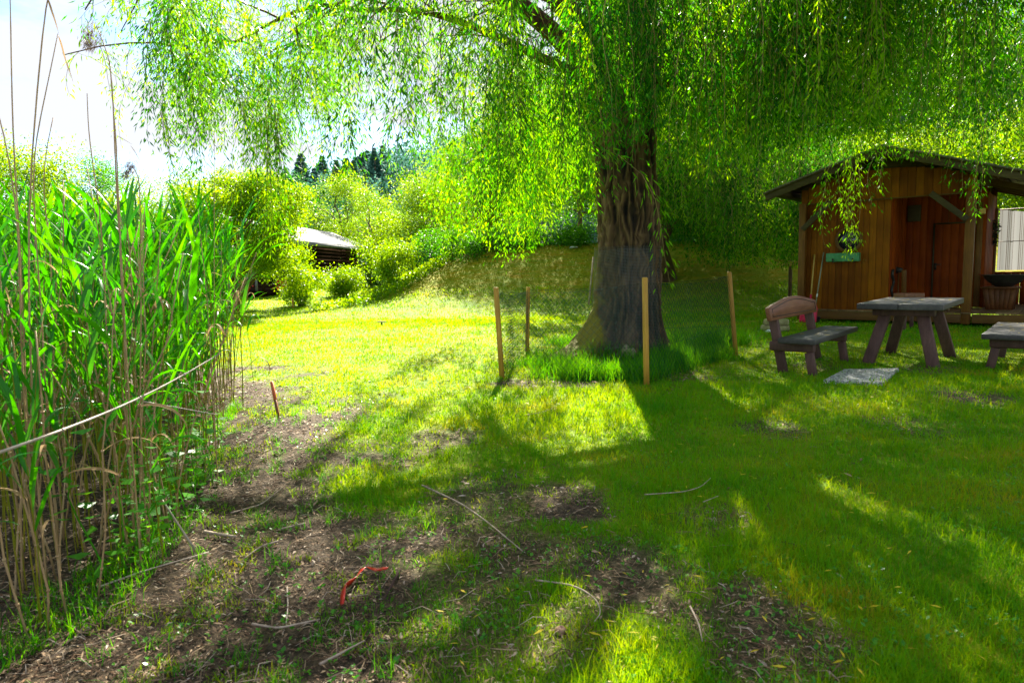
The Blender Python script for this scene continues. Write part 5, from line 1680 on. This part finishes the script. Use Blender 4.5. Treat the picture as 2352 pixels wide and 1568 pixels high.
# ------------------------------------------------------------------ weeds at the reed foot
def weed_proto(seed, H, lw, n):
    rs = np.random.RandomState(seed); st = MB(); lf = MB()
    P = limb_path((0, 0, -.02), (rs.normal() * .06, rs.normal() * .06, H), 8, 0, rs)
    st.tube(P, np.linspace(.004, .0015, 8), 5)
    PP = []; DD = []
    for k in range(n):
        f = .1 + .9 * k / n; i0 = f * 7; ia = int(min(6, i0)); p = P[ia] + (P[ia + 1] - P[ia]) * (i0 - ia)
        a = k * 1.571 + rs.normal() * .3
        for s_ in (0, math.pi):
            PP.append(p); DD.append((math.cos(a + s_), math.sin(a + s_), .25 - .5 * rs.rand()))
    D = unit(np.array(DD)); P_ = np.array(PP) + D * .015
    S = unit(np.cross(D, np.array([0, 0, 1.0]) + rs.normal(size=D.shape) * .3))
    s = lw * (.7 + .5 * rs.rand(len(D)))
    leaves(lf, P_, D, S, s, s * .55, fold=.15)
    root = empty('nettle', (0, 0, 0)); st.build('stem', M['weed'], root); lf.build('leaves', M['weed'], root)
    return root


wp = [weed_proto(1, .5, .07, 9), weed_proto(2, .42, .065, 8), weed_proto(3, .6, .075, 11)]
rs = np.random.RandomState(90)
spots = [(330, 1270), (345, 1230), (310, 1290), (360, 1250), (380, 1180), (400, 1200), (420, 1140), (445, 1120), (430, 1180), (395, 1120), (470, 1090), (455, 1160),
         (350, 1300), (290, 1320), (370, 1100), (480, 1060), (500, 1030), (410, 1080), (320, 1180), (280, 1230), (250, 1330), (335, 1150), (440, 1060), (490, 1110)]
for k, (px, py) in enumerate(spots):
    q = gp(px, py); o = wp[k] if k < 3 else copy_tree(wp[k % 3]); o.location = (q.x, q.y, float(zt(q.x, q.y)))
    s_ = .75 + .5 * rs.rand(); o.scale = (s_,) * 3; o.rotation_euler = (0, 0, rs.rand() * 6)
    tag(o, 'leafy nettle growing at the foot of the reeds beside the bare earth', 'nettle', 'nettles at the reed foot')


# ------------------------------------------------------------------ grass
def blades(mb, X, Y, H, W, rs, lean=.45, comb=None):
    n = len(X); Z = zt(X, Y) - .004
    a = rs.rand(n) * 6.283; la = rs.rand(n) * 6.283; l = lean * rs.rand(n)
    S = np.stack([np.cos(a), np.sin(a), 0 * a], -1) * (W / 2)[:, None]
    T_ = np.stack([np.cos(la) * l, np.sin(la) * l, np.ones(n)], -1)
    if comb is not None: T_ = T_ + comb
    T_ = unit(T_)
    B = np.stack([X, Y, Z], -1)
    m1 = B + T_ * (H * .55)[:, None]
    T2 = unit(T_ + np.stack([np.cos(la) * l, np.sin(la) * l, -.35 * rs.rand(n)], -1) * 1.3)
    tip = m1 + T2 * (H * .5)[:, None]
    V = np.stack([B - S, B + S, m1 + S * .8, m1 - S * .8, tip], 1).reshape(-1, 3)
    k = np.arange(n) * 5
    mb.addmix(V, np.stack([k, k + 1, k + 2, k + 3], -1), np.stack([k + 3, k + 2, k + 4], -1))


rs = np.random.RandomState(17)
n = 520000
d = np.exp(rs.uniform(math.log(1.1), math.log(17.5), n)); tx = rs.uniform(-.98, 1.4, n)
X = tx * d; Y = d
nf = 90000; df = np.exp(rs.uniform(math.log(15), math.log(36), nf)); tf = rs.uniform(-.62, .5, nf)
X = np.concatenate([X, tf * df]); Y = np.concatenate([Y, df]); d = Y; n = len(X)
so = soil(X, Y)
clump = fbm(X * 5, Y * 5, 2)
keep = (rs.rand(n) > so * 1.07 - .02 - .42 * (clump > .57)) & ((X > reed_edge(Y) - .25) | (Y > 9)) & ((Y < 17) | (zt(X, Y) < .7))
X, Y, d, so = X[keep], Y[keep], d[keep], so[keep]
mb = MB()
hn = fbm(X * .9 + 30, Y * .9, 3)
hf = fbm(X * 7 + 3, Y * 7, 2)
H = (.016 + .04 * rs.rand(len(X)) ** 1.5 + .10 * np.clip(hn - .46, 0, 1) + .09 * np.clip(hf - .5, 0, 1) + .05 * (rs.rand(len(X)) < .03) + .015 * so) * (1 - .2 * (Y > 7)) * (1 - .45 * so) * (1 + .35 * (Y > 11))
W = .003 * np.maximum(1, d / 2.3) ** .95
blades(mb, X, Y, H, W, rs, .8)
tag(mb.build('lawn_grass', M['grass']), 'short mown lawn grass', kind='stuff')
print('grass', len(X))

# tall tufts round the willow foot and inside the fence
mb = MB()
poly = [posts[0][0], posts[2][0], posts[3][0], posts[1][0]]
n = 16000; X = rs.uniform(-.6, 3.6, n); Y = rs.uniform(6.9, 11.4, n)
inside = np.ones(n, bool)
for k in range(4):
    a, b = poly[k], poly[(k + 1) % 4]
    inside &= ((b[0] - a[0]) * (Y - a[1]) - (b[1] - a[1]) * (X - a[0])) > -.06
tn = fbm(X * 1.6, Y * 1.6 + 9, 3)
inside &= (tn + .22 * sst((X - 1.2) / 1.0) > .46 + .25 * (X < .2)) & (np.hypot(X - WX, Y - WY) > .5)
X, Y, tn = X[inside], Y[inside], tn[inside]
blades(mb, X, Y, .10 + .26 * rs.rand(len(X)) * np.clip(tn * 2.2 - .3, .3, 1), np.full(len(X), .008), rs, .55)
for (px, py, r, n, h) in [(1335, 868, .28, 900, .28), (1390, 872, .2, 500, .24), (1440, 868, .3, 700, .22), (1250, 840, .35, 600, .2), (1300, 790, .3, 400, .2),
                          (1560, 800, .5, 1600, .34), (1640, 790, .5, 1400, .32), (1530, 840, .3, 800, .3), (1600, 825, .35, 800, .26)]:
    q = gp(px, py); XX = q.x + rs.normal(size=n) * r * .6; YY = q.y + rs.normal(size=n) * r * .5
    blades(mb, XX, YY, h * (.45 + .6 * rs.rand(n)), np.full(n, .008), rs, .7)
tag(mb.build('tall_grass', M['tall_grass']), 'uncut tall grass round the foot of the fenced willow', kind='stuff')
# uncut grass at the reed foot and sparse clumps on the bare earth
mb = MB()
n = 9500; Y = rs.uniform(1.5, 6.5, n); X = reed_edge(Y) - rs.rand(n) ** 1.3 * 1.1 + .08; kk = fbm(X * 2.4, Y * 2.4, 3) > .6 - .12 * (Y < 2.8)
X, Y = X[kk], Y[kk]; blades(mb, X, Y, .04 + .11 * rs.rand(len(X)), np.full(len(X), .004), rs, .8)
for k in range(120):
    y = 1.8 + 4.5 * rs.rand(); x = float(reed_edge(y)) + rs.rand() * 1.5; n = 24
    blades(mb, x + rs.normal(size=n) * .025, y + rs.normal(size=n) * .025, .04 + .06 * rs.rand(n), np.full(n, .0035), rs, 1.4)
tag(mb.build('rough_grass', M['tall_grass']), 'rough grass growing at the foot of the reeds', kind='stuff')
# bank
mb = MB(); n = 110000
X = rs.uniform(-4.6, 12, n); Y = rs.uniform(17.3, 27.5, n); kk = (zt(X, Y) > .42 + .8 * (fbm(X * .8, Y * .8) - .5)) & (X > -4.2)
X, Y = X[kk], Y[kk]
blades(mb, X, Y, .04 + .05 * rs.rand(len(X)), np.full(len(X), .014), rs, .9, comb=np.array([.9, -1.3, -.5]))
tag(mb.build('bank_grass', M['bank_grass']), 'dry mown grass combed down the bank', kind='stuff')
# ivy and rank growth at the left end of the bank
mb = MB(); n = 16000; X = rs.uniform(-6.0, 0.5, n); Y = rs.uniform(18.5, 27, n); kk = (np.abs(X + 4.4 - (Y - 22.0) * .55) < .5 + .9 * fbm(X * 2, Y * 2)) & (Y > 20.5) 
X, Y = X[kk], Y[kk]; P = np.stack([X, Y, zt(X, Y) + .25 * rs.rand(len(X))], -1); D = rnd_dirs(len(X), rs, .3)
leaves(mb, P, D, side_of(D, rs), np.full(len(X), .1), np.full(len(X), .07)); tag(mb.build('ground_ivy', M['bright_leaf']), 'leafy ground cover along the left edge of the bank', kind='stuff')

# small broad leaves in lawn and earth
mb = MB(); n = 9000; d = np.exp(rs.uniform(math.log(1.5), math.log(8), n)); X = rs.uniform(-.8, .9, n) * d; Y = d
den = fbm(X * 2.2 + 50, Y * 2.2, 3) + .04 * soil(X, Y); kk = (den > .5) & (rs.rand(n) < .8) & (X > reed_edge(Y) - .1)
X, Y = X[kk], Y[kk]
for _ in range(4):
    a = rs.rand(len(X)) * 6.28; D = unit(np.stack([np.cos(a), np.sin(a), .35 + .5 * rs.rand(len(X))], -1)); S = np.stack([-np.sin(a), np.cos(a), 0 * a], -1)
    s = .008 + .015 * rs.rand(len(X)) ** 2; P = np.stack([X, Y, zt(X, Y) + .008 + .012 * rs.rand(len(X))], -1); leaves(mb, P, D, S, s, s * .75, fold=.1)
tag(mb.build('clover', M['weed']), 'clover and small weeds sprouting in the lawn and bare earth', kind='stuff')


# ------------------------------------------------------------------ litter
mb = MB(); n = 85000; d = np.exp(rs.uniform(math.log(1.4), math.log(9.5), n)); X = rs.uniform(-.85, .6, n) * d; Y = d
kk = (rs.rand(n) < soil(X, Y) * 1.0 + .03) & (X > reed_edge(Y) - 1.2); X, Y, d = X[kk], Y[kk], d[kk]; n = len(X)
a = rs.rand(n) * 6.28; D = unit(np.stack([np.cos(a), np.sin(a), .25 * rs.normal(size=n)], -1)); S = unit(np.stack([-np.sin(a), np.cos(a), .4 * rs.normal(size=n)], -1))
s = (.006 + .022 * rs.rand(n) ** 2.5) * np.maximum(1, d / 3); P = np.stack([X, Y, zt(X, Y) + .004 + .008 * rs.rand(n)], -1)
leaves(mb, P, D, S, s * (1 + .8 * rs.rand(n) ** 3), s * (.1 + .42 * rs.rand(n)), fold=.3)
tag(mb.build('wood_chip_litter', M['litter']), 'wood chips and dead leaf litter over the bare earth', kind='stuff')
mb = MB(); n = 4200; d = np.exp(rs.uniform(math.log(1.5), math.log(8), n)); X = rs.uniform(-.85, .5, n) * d; Y = d
kk = (rs.rand(n) < soil(X, Y) * .9 + .02) & (X > reed_edge(Y) - 1.2); X, Y = X[kk], Y[kk]
for x, y in zip(X, Y):
    a = rs.rand() * 6.28; L = .03 + .13 * rs.rand() ** 2; z = float(zt(x, y)) + .008; b = rs.normal() * .3
    P = np.array([(x, y, z), (x + math.cos(a) * L / 2, y + math.sin(a) * L / 2, z + .006 + .02 * rs.rand()), (x + math.cos(a + b) * L, y + math.sin(a + b) * L, z + .02 * rs.rand())])
    mb.tube(P, .0008 + .0011 * rs.rand(), 4)
tag(mb.build('straw_litter', M['litter']), 'broken reed straw scattered over the bare earth', kind='stuff')
mb = MB(); n = 300; d = np.exp(rs.uniform(math.log(1.7), math.log(10), n)); X = rs.uniform(-.15, .75, n) * d; Y = d
a = rs.rand(n) * 6.28; D = unit(np.stack([np.cos(a), np.sin(a), .15 * rs.normal(size=n)], -1)); S = unit(np.stack([-np.sin(a), np.cos(a), .3 * rs.normal(size=n)], -1))
s = .022 + .03 * rs.rand(n); P = np.stack([X, Y, zt(X, Y) + .03 + .012 * rs.rand(n)], -1); leaves(mb, P, D, S, s, s * .2, fold=.2)
tag(mb.build('fallen_willow_leaves', M['yellow_leaf']), 'yellow willow leaves scattered on the lawn', kind='stuff')


# named sticks
def stick(pix, r, label, mat='grey_twig', name='twig', lift=.015, taper=.5):
    P = []
    for (px, py) in pix:
        q = gp(px, py); P.append((q.x, q.y, float(zt(q.x, q.y)) + lift))
    P = np.array(P); t0 = np.linspace(0, 1, len(P)); t1 = np.linspace(0, 1, 18)
    Q = np.stack([np.interp(t1, t0, P[:, i]) for i in range(3)], -1)
    for _ in range(3): Q[1:-1] = (Q[:-2] + 2 * Q[1:-1] + Q[2:]) / 4
    c = Q.mean(0); mb = MB(); mb.tube(Q - c, np.linspace(r, r * taper, 18) * .85 * (1 + .12 * np.sin(np.arange(18) * 2.3)), 7)
    o = mb.build(name, M[mat], smooth=True); o.location = c; tag(o, label, name.replace('_', ' '))


stick([(970, 1125), (1060, 1165), (1120, 1210), (1200, 1278)], .006, 'long gently bowed stick lying in the middle of the patchy grass', lift=.03)
stick([(1230, 1345), (1320, 1352), (1370, 1385), (1382, 1420), (1365, 1440)], .0045, 'hook-shaped twig curling in the grass near the round stone', lift=.03)
stick([(1480, 1145), (1570, 1140), (1610, 1128), (1632, 1108)], .0035, 'thin curved twig in the sunlit grass below the yellow post', lift=.035)
stick([(1615, 1163), (1650, 1147)], .003, 'short twig right beside the thin curved one', lift=.035)
stick([(1585, 1410), (1605, 1450), (1613, 1490)], .0045, 'short grey twig near the brown patch at the bottom', lift=.03)
stick([(1205, 962), (1250, 955), (1280, 940)], .006, 'bent twig on the sunlit lawn before the fence', lift=.03)
stick([(580, 1442), (640, 1452), (735, 1430)], .006, 'pale stick on the bare earth left of the red strip', lift=.02)
stick([(735, 1530), (790, 1502), (838, 1477)], .006, 'pale stick slanting up at the bottom centre of the bare earth', lift=.02)
stick([(225, 1362), (330, 1325), (480, 1280)], .005, 'long straw-coloured cane lying before the reed foot', mat='pale_cane', lift=.03)
stick([(470, 1230), (505, 1235), (542, 1240)], .012, 'thick grey branch end jutting from the nettles', lift=.02)
stick([(640, 1250), (600, 1262), (560, 1290)], .006, 'greyish bent stick left of the red-topped stake line', lift=.02)
stick([(660, 1355), (662, 1400), (658, 1440)], .004, 'straight straw standing upright-looking left of the red strip', mat='pale_cane', lift=.02)
stick([(530, 1180), (600, 1160), (650, 1120)], .005, 'curved brown stick near the nettles on the bare earth', lift=.02)
stick([(700, 1207), (640, 1222)], .007, 'stubby stick between nettles and the centre of bare earth', lift=.02)

# red-topped marker stake
b = gp(641, 962); t = dp(624, 876, b.y - .02)
mk = empty('marker_stake', tuple(b)); tag(mk, 'thin wooden marker stake with an orange-red painted top near the reeds', 'stake')
d_ = np.array(t - b)
mb = MB(); mb.bar((-d_ * .12), (d_ * .52), .017, .03, (0, 1, 0)); mb.build('shaft', M['bench_back'], mk)
mb = MB(); mb.bar((d_ * .52), (d_ * 1.0), .019, .033, (0, 1, 0)); mb.build('painted_top', M['orange_top'], mk)
# red plastic strip
mb = MB(); path = [(786, 1398), (790, 1368), (812, 1345), (838, 1322), (866, 1318), (892, 1324)]
P = np.array([(q := gp(*p_)).to_tuple()[:2] + (float(zt(q.x, q.y)) + .02 + .02 * (k % 2),) for k, p_ in enumerate(path)])
t1 = np.linspace(0, 1, 20); Q = np.stack([np.interp(t1, np.linspace(0, 1, len(P)), P[:, i]) for i in range(3)], -1)
W = np.interp(t1, [0, .2, .5, .7, 1], [.007, .018, .02, .012, .006]); dq = unit(np.gradient(Q, axis=0)); nn = np.cross(dq, [0, 0, 1]); tw = np.sin(t1 * 5) * .8 + .3
S = nn * np.cos(tw)[:, None] + np.array([0, 0, 1]) * np.sin(tw)[:, None]
c = Q.mean(0); Vv = np.vstack([Q + S * W[:, None] - c, Q - S * W[:, None] - c]); j = np.arange(19)
mb.add(Vv, np.stack([j, j + 1, 21 + j, 20 + j], -1)); o = mb.build('plastic_strip', M['red_plastic'], smooth=True); o.location = c
sm = o.modifiers.new('thick', 'SOLIDIFY'); sm.thickness = .002
tag(o, 'torn curling strip of red plastic on the bare earth', 'plastic strip')
stick([(918, 1318), (905, 1345), (880, 1388)], .009, 'dark flat stick lying right of the red plastic strip', mat='dark_earth', lift=.02)


def rock(px, py, r, label, mat, seed, name='stone', fl=.7):
    rs_ = np.random.RandomState(seed); q = gp(px, py); mb = MB(); n = 20; m_ = 12
    th = np.arange(n) / n * 6.283; ph = np.linspace(.02, math.pi - .02, m_)
    PH, TH = np.meshgrid(ph, th, indexing='ij'); R = r * (1 + .35 * (fbm(np.cos(TH) * 1.5 + 5 + seed, np.sin(TH) * 1.5 + PH * 1.3, 3) - .5) * 2)
    Vv = np.stack([R * np.sin(PH) * np.cos(TH), R * np.sin(PH) * np.sin(TH), fl * R * np.cos(PH)], -1).reshape(-1, 3)
    i = np.arange(m_ - 1)[:, None] * n; j = np.arange(n)[None]; j2 = (j + 1) % n
    mb.add(Vv, np.stack([i + j, i + n + j, i + n + j2, i + j2], -1).reshape(-1, 4)); o = mb.build(name, mat, smooth=True)
    o.location = (q.x, q.y, float(zt(q.x, q.y)) + r * fl * .5); tag(o, label, name.replace('_', ' '))


rock(1287, 1445, .022, 'round brown stone in the grass near the hook-shaped twig', M['stone'], 1)
rock(1765, 762, .05, 'pale pebble beside the stacked log discs', M['white_plastic'], 4)
rock(1319, 694, .16, 'flat white stone lying at the foot of the bank', M['white_plastic'], 5, 'stone', .25)
rock(1445, 822, .16, 'pale cut root burl at the willow foot inside the fence', M['grey_twig'], 6, 'root_burl', .7)

# lawn sprinkler
q = gp(877, 748); o = empty('sprinkler', (q.x, q.y, float(zt(q.x, q.y)))); tag(o, 'small flat lawn sprinkler head standing in the middle of the sunny lawn', 'sprinkler')
mb = MB(); mb.tube([(0, 0, -.02), (0, 0, .07)], .02, 8); mb.build('body', M['black_metal'], o)
mb = MB(); mb.box((0, 0, .08), (.2, .05, .025)); mb.build('arm', M['mossy_stone'], o, bevel=.006)
